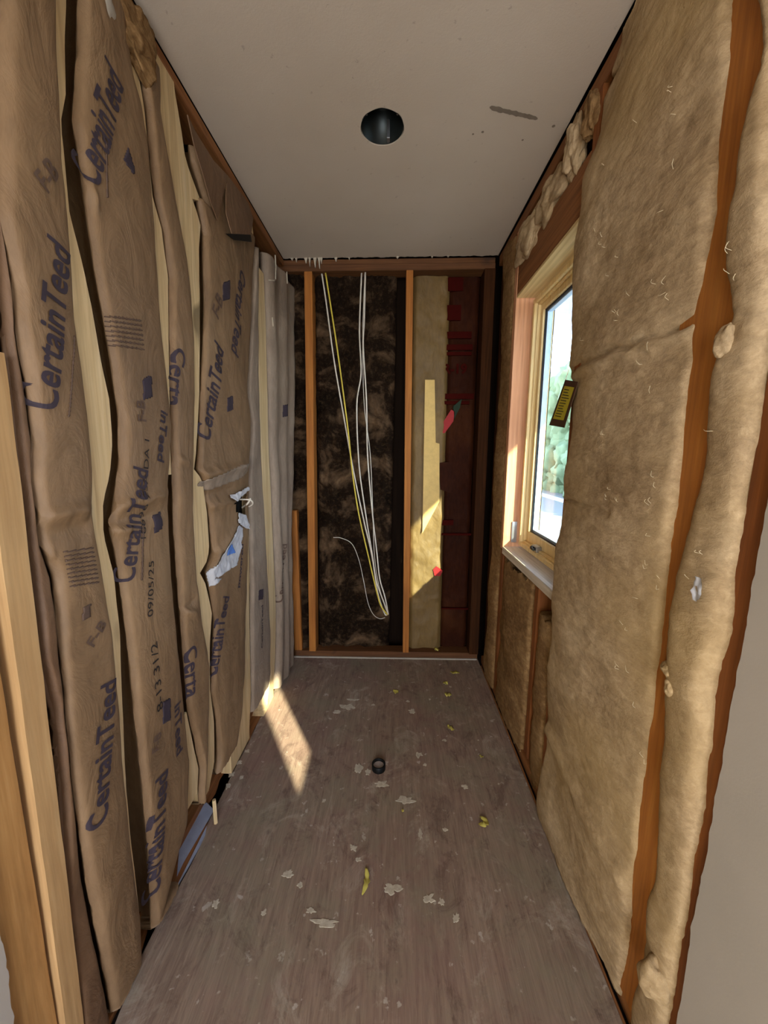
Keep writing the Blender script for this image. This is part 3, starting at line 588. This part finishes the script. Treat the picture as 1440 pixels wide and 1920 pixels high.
# ------------------------------------------------------------------ right wall
GR = 'unfaced glass wool on the right wall'
def wool_sheet(name, Lp, Rp, mat, label, base=-.004, bulge=.012, amp=.012, seed=0., zlo=None, zhi=None, res=.008, X=RX, cat='insulation', group=GR, creases=(), rag=.004, fixed=None):
    """Lp/Rp: near and far edge as seen; surface looks towards -x"""
    if fixed: Lq, Rq = [(fixed[0], 3)], [(fixed[1], 3)]
    else: Lq = sorted([onX(*p, X) for p in Lp], key=lambda p: -p[1]); Rq = sorted([onX(*p, X) for p in Rp], key=lambda p: -p[1])
    zhi = zhi if zhi is not None else (Lq[0][1] + Rq[0][1]) / 2; zlo = zlo if zlo is not None else (Lq[-1][1] + Rq[-1][1]) / 2
    ny = max(8, int((max(interp(Rq, z) for z in (.3, .8, 1.3, 1.8, 2.2)) - min(interp(Lq, z) for z in (.3, .8, 1.3, 1.8, 2.2))) / res)); nz = int((zhi - zlo) / res)
    bm = B(); rows = []
    for i in range(nz + 1):
        z = zhi + (zlo - zhi) * i / nz; l = interp(Lq, z) + rag * 1.3 * fr(z * 7, seed, 1) + rag * .55 * fr(z * 60, seed, 4) * (.3 + abs(fr(z * 3, seed, 8))); r = interp(Rq, z) + rag * 1.3 * fr(z * 7, seed, 9) + rag * .55 * fr(z * 60, seed, 14) * (.3 + abs(fr(z * 3, seed, 5)))
        if r < l + .006: r = l + .006
        row = []
        for j in range(ny + 1):
            u = j / ny; y = l + (r - l) * u; e = min(u, 1 - u) * (r - l); k = min(1, e / .02); k = math.sqrt(max(0, k * (2 - k)))
            d = base + bulge * (1 - abs(2 * u - 1) ** 3) + amp * fr(y * 2.6 + seed, z * 4, seed, 2) + amp * .22 * fr(y * 7, z * 13, seed + 2, 3) + amp * .07 * fr(y * 30, z * 45, seed + 2, 3) - .02 * (1 - k)
            for (ya, za, yb2, zb2, h, wd) in creases:
                t = (y - ya) / ((yb2 - ya) or 1e-4)
                if -.03 <= t <= 1.03: dz = (z - (za + (zb2 - za) * t) - .008 * fr(y * 14, 4, seed)) / wd; d += h * math.exp(-dz * dz) * min(1, e / .03)
            zz = z + (rag * 2 * fr(y * 30, seed, 3) if i in (0, nz) else 0)
            row.append(bm.verts.new((X - d, y, zz)))
        row = [bm.verts.new((X + .06, l + .002, z))] + row + [bm.verts.new((X + .06, r - .002, z))]
        rows.append(row)
    for a, b in zip(rows, rows[1:]):
        for j in range(len(a) - 1): bm.faces.new((a[j], a[j + 1], b[j + 1], b[j]))
    for row in (rows[0], rows[-1]):
        back = [bm.verts.new((X + .06, v.co.y, v.co.z)) for v in row]
        for j in range(len(row) - 1): bm.faces.new((row[j], row[j + 1], back[j + 1], back[j]))
    o = obj(name, bm, M[mat], None, True); return tag(o, label, cat, group)
def crX(pa, pb, h, wd):
    a, b = onX(*pa, RX), onX(*pb, RX); return (a[0], a[1], b[0], b[1], h, wd)
R1_L = [(1375, 0), (1368, 120), (1350, 300), (1340, 400), (1327, 500), (1312, 600), (1296, 720), (1281, 850), (1267, 960), (1251, 1100), (1235, 1260), (1224, 1350), (1208, 1470), (1188, 1650), (1176, 1780), (1166, 1850)]
R1_R = [(1425, 0), (1428, 90), (1425, 150), (1408, 240), (1390, 320), (1374, 400), (1362, 500), (1370, 600), (1352, 650), (1338, 720), (1322, 840), (1312, 900), (1298, 960), (1286, 1000), (1276, 1080), (1262, 1160), (1258, 1240), (1248, 1300), (1244, 1400), (1240, 1480), (1226, 1600), (1214, 1680), (1212, 1760), (1190, 1850), (1186, 1885)]
main_far = [(1168, 40), (1162, 90), (1168, 120), (1140, 150), (1128, 190), (1121, 260), (1110, 300), (1095, 345), (1093, 400), (1088, 440), (1079, 500), (1075, 560), (1068, 640), (1062, 690), (1072, 720), (1070, 800), (1060, 870), (1052, 960), (1044, 1020), (1039, 1090), (1036, 1150), (1031, 1250), (1023, 1350), (1014, 1470)]
wm = wool_sheet('insulation_batt', R1_L, main_far, 'wool', 'large fuzzy tan glass wool batt between window and orange stud', seed=2.3, zlo=.01, zhi=2.42, base=.006, amp=.014, creases=[crX((1310, 600), (1058, 695), -.014, .007), crX((1310, 612), (1058, 710), .010, .012), crX((1160, 960), (1060, 935), -.010, .006), crX((1190, 1690), (1030, 1370), .014, .03)], rag=.005)
near_near = [(1470, 0), (1470, 400), (1440, 690), (1424, 780), (1396, 950), (1375, 1090), (1362, 1180), (1340, 1290), (1322, 1480), (1300, 1600), (1288, 1720), (1270, 1800), (1262, 1880)]
wool_sheet('insulation_batt', near_near, R1_R, 'wool', 'narrow tan glass wool batt between the orange stud and drywall edge', seed=8.8, zlo=.01, zhi=2.42, base=.006, amp=.014, rag=.006)
# fibres standing off the wool
def wisps(name, parent, spots, mat, n_each=4, ln=.02, X=RX - .02):
    bm = B()
    for px, py in spots:
        y, z = onX(px, py, X)
        for k in range(random.choice((1, 1, 2))):
            a = random.gauss(1.1, .5); l = ln * random.uniform(.5, 1.4); p = Vector((X - .002, y + random.uniform(-.008, .008), z + random.uniform(-.012, .012)))
            q = p + Vector((-.005, math.cos(a) * l, math.sin(a) * l)); m_ = (p + q) / 2 + Vector((-.004, random.uniform(-.004, .004), random.uniform(-.004, .004)))
            tube(bm, smoothline([p, m_, q], 3), .0004, 4)
    o = obj(name, bm, mat, parent); o['kind'] = 'stuff'; return o
sp_ = [(1155, 590), (1160, 600), (1250, 385), (1135, 460), (1140, 520), (1095, 640), (1212, 1060), (1195, 1115), (1170, 1165), (1220, 1000), (1300, 1085), (1320, 1040), (1225, 895), (1340, 800), (1375, 520), (1370, 480), (1165, 470), (1265, 170)] + [(random.uniform(1110, 1270), random.uniform(150, 1500)) for _ in range(26)]
M['fibre'] = plain('white_glass_fibre', (214, 196, 160), .6)
wisps('loose_fibres', wm, sp_, M['fibre'], 3, .012)
for (px, py, r, s_, lab) in [(1252, 1258, (.016, .022, .016), 31, 'small wool tuft hanging over the orange stud below mid height'), (1258, 1290, (.018, .014, .022), 35, 'lower wool tuft beside the one hanging over the orange stud'), (1222, 1835, (.03, .026, .05), 41, 'loose wool clump at the foot of the narrow near batt'), (1352, 640, (.014, .018, .028), 45, 'wool tuft bulging over the far edge of the orange stud at head height')]:
    y, z = onX(px, py, RX - .02); bm = B(); blob(bm, (RX - .012, y, max(z, r[2] * 1.1)), r, s_ * .37, 4, .35, 1.1)
    tag(obj('wool_tuft', bm, M['wool'], None, True), lab, 'insulation', 'wool tufts at the orange stud')
y, z = onX(1310, 1105, RX - .03); bm = B(); rows = []
for i in range(9):
    for j in range(7): rows.append(bm.verts.new((RX - .033 - .006 * fr(i * .5, j * .5, 3), y - .009 + .003 * j + .003 * fr(i, 2, 1), z - .022 + .0055 * i + .004 * fr(j, 5, 1))))
for i in range(8):
    for j in range(6):
        if (i, j) not in ((0, 0), (0, 5), (7, 0), (3, 3), (4, 3)): bm.faces.new((rows[i * 7 + j], rows[i * 7 + j + 1], rows[(i + 1) * 7 + j + 1], rows[(i + 1) * 7 + j]))
tag(obj('plastic_film_scrap', bm, M['white_paper'], None, True), 'small shiny white film scrap stuck on the narrow near batt', 'scrap')
x = RX - .03
def stud_r(y0, y1, z0, z1, mat, label, x0=RX + .004, x1=.715, name='wall_stud', cat='wall stud', grp='studs and framing of the right wall', bev=.002):
    return tag(boxo(name, (x0, x1, y0, y1, z0, z1), M[mat], None, bev), label, cat, grp)
stud_r(.655, .815, .038, 2.385, 'wood_orange', 'bright orange-brown stud between the two nearest wool batts on the right', x0=RX + .002)
stud_r(.578, .618, .0, 2.44, 'wood_orange_dark', 'dark brown stud edge showing beside the right drywall', x0=RX + .006)
stud_r(1.222, 1.262, .038, 2.385, 'wood_orange_dark', 'dark stud at the near side of the window, bare below the sill', x0=RX + .003)
stud_r(1.902, 1.942, .860, 2.385, 'wood_pink', 'reddish knotty stud forming the far jamb of the window opening', x0=RX)
stud_r(1.902, 1.942, .038, .858, 'wood_orange_dark', 'dark short stud under the far end of the window sill', x0=RX + .004)
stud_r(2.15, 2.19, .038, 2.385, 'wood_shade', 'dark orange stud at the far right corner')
stud_r(1.43, 1.468, .038, .84, 'wood_orange_dark', 'short cripple stud under the window sill', x0=RX + .012)
stud_r(1.262, 1.902, 2.098, 2.25, 'wood_y', 'dark timber header above the window opening', x0=RX + .002, name='window_header', cat='header')
stud_r(1.262, 1.9, 2.086, 2.098, 'wood_header', 'pale yellow board lining the head of the window opening', x0=RX + .001, name='head_board', cat='board', bev=.001)
stud_r(1.262, 1.902, .838, .876, 'wood_sill', 'whitish dusty sill board under the window', x0=RX - .002, name='sill_board', cat='sill')
stud_r(.576, 2.26, 2.385, 2.436, 'wood_y', 'dark timber plate under the ceiling along the right wall', name='top_plate', cat='timber plate')
stud_r(.576, 2.26, -.015, .038, 'wood_y', 'timber plate at the foot of the right wall', x0=RX + .008, name='bottom_plate', cat='timber plate')
tag(boxo('floor_batten', (.5645, .569, .35, 2.2, -.018, .003), M['wood_y'], None, 0), 'thin wooden strip along the floor at the foot of the right wall', 'batten')
# wool around the window
wool_sheet('insulation_batt', [(958, 480), (955, 800), (938, 1030), (930, 1250)], [(932, 490), (925, 1230)], 'wool_brown', 'narrow brown wool strip between the window jamb and the far right corner', seed=4.4, fixed=(1.948, 2.150), zlo=.01, zhi=2.38, amp=.012)
wool_sheet('insulation_batt', 0, 0, 'wool_brown', 'brown wool panel under the far half of the window sill', seed=14.4, fixed=(1.478, 1.885), zlo=.01, zhi=.82, amp=.014, rag=.014)
wool_sheet('insulation_batt', 0, 0, 'wool_brown', 'small wool panel under the near half of the window sill', seed=24.4, fixed=(1.275, 1.415), zlo=.01, zhi=.74, amp=.010, base=-.012, rag=.012)
for (px, py, r, s_, lab) in [(1078, 278, (.03, .045, .085), 3, 'small rounded wool lump nearest the big batt above the window'), (1033, 370, (.034, .115, .062), 7, 'long wool lump stuffed above the window header'), (992, 445, (.034, .14, .075), 11, 'lowest wool lump above the far window corner'), (1108, 215, (.022, .04, .06), 17, 'torn wool tuft under the ceiling beside the big batt')]:
    y, z = onX(px, py, RX); bm = B(); blob(bm, (RX + .004, y, z), r, s_, 5, .42, 1.7)
    tag(obj('wool_tuft', bm, M['wool_brown' if s_ == 17 else 'wool'], None, True), lab, 'insulation', 'wool tufts above the window')
# ---- window
w1 = bpy.data.objects.new('window_1', None); COL.objects.link(w1); w1.location = (.69, 1.57, .9); bpy.context.view_layer.update()
struct(w1, 'pine casement window with a crank lock, half hidden by the big wool batt')
def ring(y0, y1, z0, z1, t, x0, x1, bev=.002, tb=None):
    bm = B(); tb = tb or t
    box(bm, x0, x1, y0, y1, z1 - t, z1, bev); box(bm, x0, x1, y0, y1, z0, z0 + tb, bev); box(bm, x0, x1, y0, y0 + t, z0 + tb, z1 - t, bev); box(bm, x0, x1, y1 - t, y1, z0 + tb, z1 - t, bev); return bm
obj('window_frame', ring(1.280, 1.880, .892, 2.070, .022, .648, .735), M['wood_window'], w1)
obj('window_stop', ring(1.302, 1.858, .914, 2.048, .010, .662, .735), M['wood_window'], w1)
obj('sash', ring(1.312, 1.848, .924, 2.038, .030, .675, .722, tb=.05), M['wood_window'], w1)
obj('gasket', ring(1.341, 1.819, .973, 2.009, .009, .684, .716, 0), M['gasket'], w1)
obj('spacer', ring(1.350, 1.810, .982, 2.000, .007, .690, .712, 0), M['alu'], w1)
obj('pane', ring(1.357, 1.803, .989, 1.993, .22, .700, .704, 0), M['glass'], w1) if False else boxo('pane', (.700, .703, 1.355, 1.805, .987, 1.995), M['glass'], w1, 0)
ly, lz = onX(1005, 1028, .66); bm = B(); box(bm, .650, .676, ly - .03, ly + .03, lz - .014, lz + .012, .003); lk = obj('lock_plate', bm, M['metal'], w1)
bm = B(); box(bm, .638, .652, ly - .012, ly + .02, lz - .008, lz + .008, .003); tube(bm, [(.645, ly, lz), (.632, ly - .02, lz + .008), (.63, ly - .045, lz + .006)], .004); obj('crank_stub', bm, M['black'], lk)
# hinge hardware and pipe-like latch in the far jamb
bm = B(); box(bm, .615, .642, 1.893, 1.902, .90, 1.01, .002); obj('jamb_bracket', bm, M['metal'], w1)
# manufacturer tag hanging at the batt edge
P = [onX(*p, .56) for p in ((1062, 712), (1086, 716), (1066, 802), (1037, 797))]
tg = thing('hanging_tag', (.56, P[0][0], P[0][1]), 'yellow tag with dark border hanging at the near window edge', 'tag')
bm = B(); vs = [bm.verts.new((.556 - .010 * (i in (2, 3)), y, z)) for i, (y, z) in enumerate(P)]; bm.faces.new(vs); r_ = bmesh.ops.extrude_face_region(bm, geom=bm.faces[:]); bmesh.ops.translate(bm, verts=[e for e in r_['geom'] if isinstance(e, bmesh.types.BMVert)], vec=(.002, 0, 0)); obj('tag_card', bm, M['tag_brown'], tg)
def tagpt(u, v, off=-.0015):
    a = Vector((.556, *P[0])); b = Vector((.556, *P[1])); c = Vector((.546, *P[2])); d = Vector((.546, *P[3])); q = (a * (1 - u) + b * u) * (1 - v) + (d * (1 - u) + c * u) * v; q.x += off; return q
bm = B(); bm.faces.new([bm.verts.new(tagpt(*q)) for q in ((.16, .12), (.9, .12), (.86, .84), (.14, .84))]); obj('tag_face', bm, M['tag_yellow'], tg)
bm = B()
for k in range(11):
    v = .18 + k * .058; a = .24; e = .24 + random.uniform(.35, .55); bm.faces.new([bm.verts.new(tagpt(x_, y_, -.0022)) for x_, y_ in ((a, v), (e, v), (e, v + .018), (a, v + .018))])
obj('tag_print', bm, M['ink_black'], tg)
bm = B(); tube(bm, [(.557, *P[0]), (.565, P[0][0] + .0, P[0][1] + .03)], .0012, 6); obj('tag_string', bm, M['cable_white'], tg)

# ------------------------------------------------------------------ back wall
def back_board(x0, x1, z0, z1, mat, label, y0=BY, y1=2.36, name='wall_stud', cat='wall stud', lean=0, bev=.002, grp='framing of the far wall'):
    f = (lambda c: Vector((c.x + lean * (z1 - c.z), c.y, c.z))) if lean else None
    bm = B(); box(bm, x0, x1, y0, y1, z0, z1, bev); 
    if f:
        for v in bm.verts: v.co = f(v.co)
    return tag(obj(name, bm, M[mat]), label, cat, grp)
back_board(-.66, .56, 2.375, 2.408, 'wood_x', 'lower timber plate under the ceiling on the far wall', name='top_plate', cat='timber plate')
back_board(-.66, .56, 2.410, 2.438, 'wood_x', 'upper timber plate touching the ceiling on the far wall', name='top_plate', cat='timber plate', y0=BY + .008)
back_board(-.70, .56, 0, .045, 'wood_x', 'dusty timber plate on the floor at the far wall', y0=BY + .01, name='bottom_plate', cat='timber plate')
back_board(-.514, -.469, .045, 2.375, 'wood_orange', 'orange stud left of the dark wool bay on the far wall', lean=-.0215)
back_board(.064, .103, .045, 2.375, 'wood_orange', 'orange stud right of the dark wool bay on the far wall')
back_board(-.665, -.615, .045, 1.0, 'wood_orange', 'short orange stud half hidden in the far left corner', y0=BY + .01)
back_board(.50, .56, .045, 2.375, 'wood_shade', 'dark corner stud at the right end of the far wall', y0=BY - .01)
tag(boxo('caulk_line', (-.67, .555, BY - .005, BY + .008, .0, .008), M['caulk'], None, .002), 'thin whitish caulk line along the foot of the far wall', 'caulk')
def wool_back(x0, x1, z0, z1, Y, mat, label, amp, seed, lean=0, name='insulation_batt', paper=False):
    bm = B(); nx, nz = int((x1 - x0) / .008), int((z1 - z0) / .010); g = []
    for i in range(nz + 1):
        z = z0 + (z1 - z0) * i / nz; row = []
        for j in range(nx + 1):
            x = x0 + (x1 - x0) * j / nx + lean * (z1 - z); k = min(1, min(j, nx - j) * .008 / .02)
            d = amp * fr(x * 6 + seed, z * 4.5, seed) + amp * .55 * fr(x * 17, z * 14, seed, 4) + (0 if paper else amp * .3 * fr(x * 45, z * 45, seed, 3))
            row.append(bm.verts.new((x, Y - d + .02 * (1 - k), z)))
        row = [bm.verts.new((row[0].co.x, Y + .06, z))] + row + [bm.verts.new((row[-1].co.x, Y + .06, z))]; g.append(row)
    for a, b in zip(g, g[1:]):
        for j in range(len(a) - 1): bm.faces.new((a[j], a[j + 1], b[j + 1], b[j]))
    return tag(obj(name, bm, M[mat], None, True), label, 'insulation', 'insulation of the far wall')
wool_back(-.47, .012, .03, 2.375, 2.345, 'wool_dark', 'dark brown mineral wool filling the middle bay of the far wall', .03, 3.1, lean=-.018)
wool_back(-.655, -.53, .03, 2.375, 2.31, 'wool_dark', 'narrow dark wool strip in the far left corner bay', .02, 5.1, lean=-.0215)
# right bay: yellowed paper-faced batt and dark red printed one
tan = wool_back(.106, .322, .045, 2.37, 2.330, 'batt_tan', 'yellowed paper-faced batt with a sunlit patch on the far wall', .010, 6.1, paper=True)
bm = B(); 
def onB(px, py, Y=2.322): x, z = onY(px, py, Y); return Vector((x, Y, z))
bm.faces.new([bm.verts.new(onB(*p, 2.314)) for p in ((797, 712), (815, 712), (817, 830), (824, 832), (824, 940), (792, 1000), (795, 830))]); r_ = bmesh.ops.extrude_face_region(bm, geom=bm.faces[:]); bmesh.ops.translate(bm, verts=[e for e in r_['geom'] if isinstance(e, bmesh.types.BMVert)], vec=(0, .003, 0))
obj('pale_strip', bm, M['lath'], tan)['label'] = 'pale yellow paper strip'
red = wool_back(.322, .50, .045, 2.37, 2.352, 'batt_red', 'dark red printed batt beside the yellowed one on the far wall', .010, 9.7, paper=True)
def rbar(x0, x1, z0, z1, Y=2.337):
    bm = B(); box(bm, x0, x1, Y, Y + .02, z0, z1); obj('printed_band', bm, M['red_print'], red)
for (a, b, c, d) in [(840, 868, 520, 545), (838, 864, 572, 600), (832, 884, 622, 634), (832, 886, 646, 656), (832, 884, 660, 666), (832, 888, 738, 748), (832, 880, 752, 758), (828, 850, 975, 985), (828, 885, 1000, 1004), (828, 880, 1140, 1143)]:
    p = onB(a, c, 2.337); q = onB(b, d, 2.337); rbar(p.x, q.x, q.z, p.z)
cu = bpy.data.curves.new('t', 'FONT'); cu.body = 'R-19'; cu.size = .075; cu.offset = .003; cu.extrude = .001
to = bpy.data.objects.new('t', cu); COL.objects.link(to); bpy.context.view_layer.update()
me = bpy.data.meshes.new_from_object(to.evaluated_get(bpy.context.evaluated_depsgraph_get())); bpy.data.objects.remove(to)
p = onB(830, 700, 2.335); me.transform(__import__('mathutils').Matrix.Translation(p) @ __import__('mathutils').Matrix.Rotation(math.pi / 2, 4, 'X'))
link('lettering', me, M['red_print'], red)
def bscrap(poly, mat, name, label, Y=2.325, cat='scrap'):
    bm = B(); bm.faces.new([bm.verts.new(onB(*p, Y)) for p in poly]); r_ = bmesh.ops.extrude_face_region(bm, geom=bm.faces[:]); bmesh.ops.translate(bm, verts=[e for e in r_['geom'] if isinstance(e, bmesh.types.BMVert)], vec=(0, .02, 0)); return tag(obj(name, bm, M[mat]), label, cat)
bscrap([(832, 790), (846, 768), (853, 772), (850, 790), (834, 812), (830, 812)], 'red_tape', 'red_tape_strip', 'bright red tape strip on the dark far batt at mid height')
bscrap([(850, 762), (866, 748), (862, 765), (852, 785)], 'green_tape', 'green_scrap', 'dark green scrap beside the bright red tape on the far batt')
bscrap([(812, 1068), (818, 1062), (830, 1070), (826, 1080), (815, 1080)], 'red_tape', 'red_tape_dab', 'small red tape dab at the lower edge of the sunlit patch', 2.315)
bscrap([(822, 868), (842, 866), (850, 890), (846, 925), (826, 918)], 'batt_red', 'torn_film', 'dull pink torn film hanging below the red tape on the far batt', 2.32)
# ---- cables
def cable(pts, r, mat, label, Y=2.30, zt=2.378, flat=.6):
    P = [onB(*p, Y) for p in pts]; P[0].z = zt
    bm = B(); tube(bm, smoothline(P, 6), r, 8, flat); return tag(obj('cable', bm, M[mat], None, True), label, 'cable', 'cables in the middle bay of the far wall')
cable([(603, 505), (612, 570), (627, 680), (648, 800), (664, 890), (683, 980), (697, 1040), (708, 1110), (721, 1150), (727, 1152)], .0042, 'cable_white', 'white cable running beside the yellow cable, leftmost at the top plate', 2.298)
cable([(610, 505), (621, 580), (636, 680), (653, 810), (660, 880), (672, 960), (690, 1040), (704, 1100), (714, 1135), (727, 1153)], .0042, 'cable_yellow', 'yellow cable running down the dark wool of the far wall', 2.290)
cable([(678, 505), (674, 620), (677, 700), (669, 760), (673, 870), (685, 960), (698, 1040), (706, 1090), (720, 1130), (728, 1152)], .0042, 'cable_white', 'white cable left of the pair in the middle of the dark bay', 2.296)
cable([(685, 505), (683, 600), (681, 650), (687, 750), (689, 850), (697, 950), (707, 1040), (712, 1085), (722, 1120), (728, 1152)], .0042, 'cable_white', 'rightmost white cable hanging in the dark bay', 2.288)
cable([(684, 520), (680, 640), (683, 760), (694, 850), (699, 960), (702, 1040), (711, 1100), (727, 1150)], .0022, 'cable_white', 'thin grey cable tangled behind the rightmost white cables', 2.304)
cable([(625, 1006), (640, 1009), (660, 1020), (673, 1050), (682, 1090), (690, 1130), (700, 1152), (712, 1160), (722, 1158)], .0018, 'cable_white', 'thin stray wire curving left of the cable bundle near its end', 2.296, zt=onB(625, 1006).z)

# ------------------------------------------------------------------ lamp housing in the ceiling
lp = thing('recessed_lamp_can', (hx, hy, CZ), 'black recessed lamp housing set in the round ceiling hole', 'lamp housing')
bm = B(); lathe(bm, [(.071, .002), (.0695, .002), (.069, .10), (.05, .115), (0.001, .118)], 40, (hx, hy, CZ)); obj('housing', bm, M['can'], lp, True)
bm = B(); box(bm, hx + .014, hx + .024, hy + .045, hy + .068, CZ + .004, CZ + .06, .001); obj('mounting_clip', bm, M['metal'], lp)
bm = B(); lathe(bm, [(.001, .085), (.016, .085), (.018, .09), (.018, .116)], 20, (hx - .002, hy + .005, CZ)); obj('socket', bm, M['black'], lp)
for dx, dy in ((-.05, -.04), (.05, -.038)):
    bm = B(); lathe(bm, [(.0005, .008), (.003, .008), (.003, .014)], 10, (hx + dx, hy + dy, CZ)); obj('screw', bm, M['metal'], lp)
# ------------------------------------------------------------------ drain stub
dx, dy = onZ(710, 1437, .01)
dr = thing('drain_pipe_stub', (dx, dy, 0), 'black drain pipe stub with a grey plug rising from the floor', 'drain pipe')
bm = B(); lathe(bm, [(.030, 0), (.030, .024), (.0285, .026), (.0245, .026), (.0235, .024), (.0235, .002)], 36, (dx, dy, 0)); obj('pipe', bm, M['black'], dr, True)
bm = B(); lathe(bm, [(.0235, .014), (.0001, .014)], 30, (dx, dy, 0)); 
obj('plug', bm, M['pvc_inside'], dr)
# ------------------------------------------------------------------ yellow scraps
def scrap(px, py, L_, W_, rot, curl, label, z=.0):
    cx, cy = onZ(px, py, z); bm = B(); n_ = 14; rows = []
    for i in range(n_ + 1):
        t_ = i / n_; w_ = W_ * math.sin(math.pi * min(1, t_ * .94 + .04)) ** .7 * (1 + .9 * fr(t_ * 7, px, 1)); a = rot + curl * (t_ - .5); xx = (t_ - .5) * L_
        c_ = Vector((cx + xx * math.cos(a), cy + xx * math.sin(a), z + .003 + .006 * abs(math.sin(t_ * 5 + px))))
        nn = Vector((-math.sin(a), math.cos(a), .25)); rows.append((bm.verts.new(c_ - nn * w_ / 2 + Vector((0, 0, .002))), bm.verts.new(c_ - Vector((0, 0, .002))), bm.verts.new(c_ + nn * w_ / 2)))
    for a_, b_ in zip(rows, rows[1:]):
        bm.faces.new((a_[0], b_[0], b_[1], a_[1])); bm.faces.new((a_[1], b_[1], b_[2], a_[2]))
    r_ = bmesh.ops.extrude_face_region(bm, geom=bm.faces[:]); bmesh.ops.translate(bm, verts=[e for e in r_['geom'] if isinstance(e, bmesh.types.BMVert)], vec=(0, 0, .0015))
    tag(obj('yellow_scrap', bm, M['yellow_scrap'], None, True), label, 'scrap', 'yellow scraps on the floor')
scrap(853, 1263, .06, .02, 0, .3, 'yellow scrap on the floor nearest the far wall plate')
scrap(742, 1299, .03, .03, 1.5, .3, 'small yellow scrap standing alone left of the others near the far wall')
scrap(836, 1283, .035, .02, .5, 1.5, 'upper yellow scrap of the touching pair near the far right')
scrap(840, 1305, .045, .022, -.2, 1, 'lower yellow scrap of the touching pair near the far right')
scrap(844, 1367, .045, .018, -.9, .6, 'slanted yellow scrap between the far pair and the right wall')
scrap(902, 1421, .02, .009, -.6, .6, 'tiny yellow crumb right of the drain pipe')
scrap(911, 1546, .055, .022, 1.2, 2.2, 'curled yellow scrap on the right side of the floor')
scrap(688, 1655, .075, .017, 1.5, .5, 'long thin yellow scrap nearest the viewer')
scrap(755, 1523, .009, .008, 1.5, .5, 'tiny yellow dot below the drain pipe')
scrap(819, 1219, .035, .028, .9, 1.5, 'yellow scrap lying on the timber plate at the far wall', .046)

# ------------------------------------------------------------------ outdoors
struct(boxo('roof_eave', (.76, 1.56, REAR, 3.4, 2.35, 2.39), M['soffit'], None, 0), 'grey soffit of the roof overhang outside the window')
struct(boxo('ground', (.76, 24, -6, 40, -.55, -.5), M['concrete'], None, 0), 'pale paving outside the window')
hd = B()
for i in range(26):
    for k in range(8): blob(hd, (7.5 + random.uniform(-.4, .4), 7.5 + i * .72, -.2 + k * .62 + random.uniform(-.2, .2)), (.6, .5, .6), i * 3.1 + k, 3, .5, 2.5)
tag(obj('hedge', hd, M['foliage'], None, True), 'pale green hedge seen through the window', 'hedge')
fr_ = thing('deck_railing', (2.2, 4.5, -.5), 'deck railing with a dark top rail outside the window', 'railing')
bm = B(); box(bm, 2.2, 2.24, 1.2, 8.5, .70, .74, .003); obj('top_rail', bm, M['blue_metal'], fr_)
for k in range(5): bm = B(); box(bm, 2.2, 2.24, 1.4 + k * 1.6, 1.44 + k * 1.6, -.5, .70, .002); obj('post', bm, M['blue_metal'], fr_)
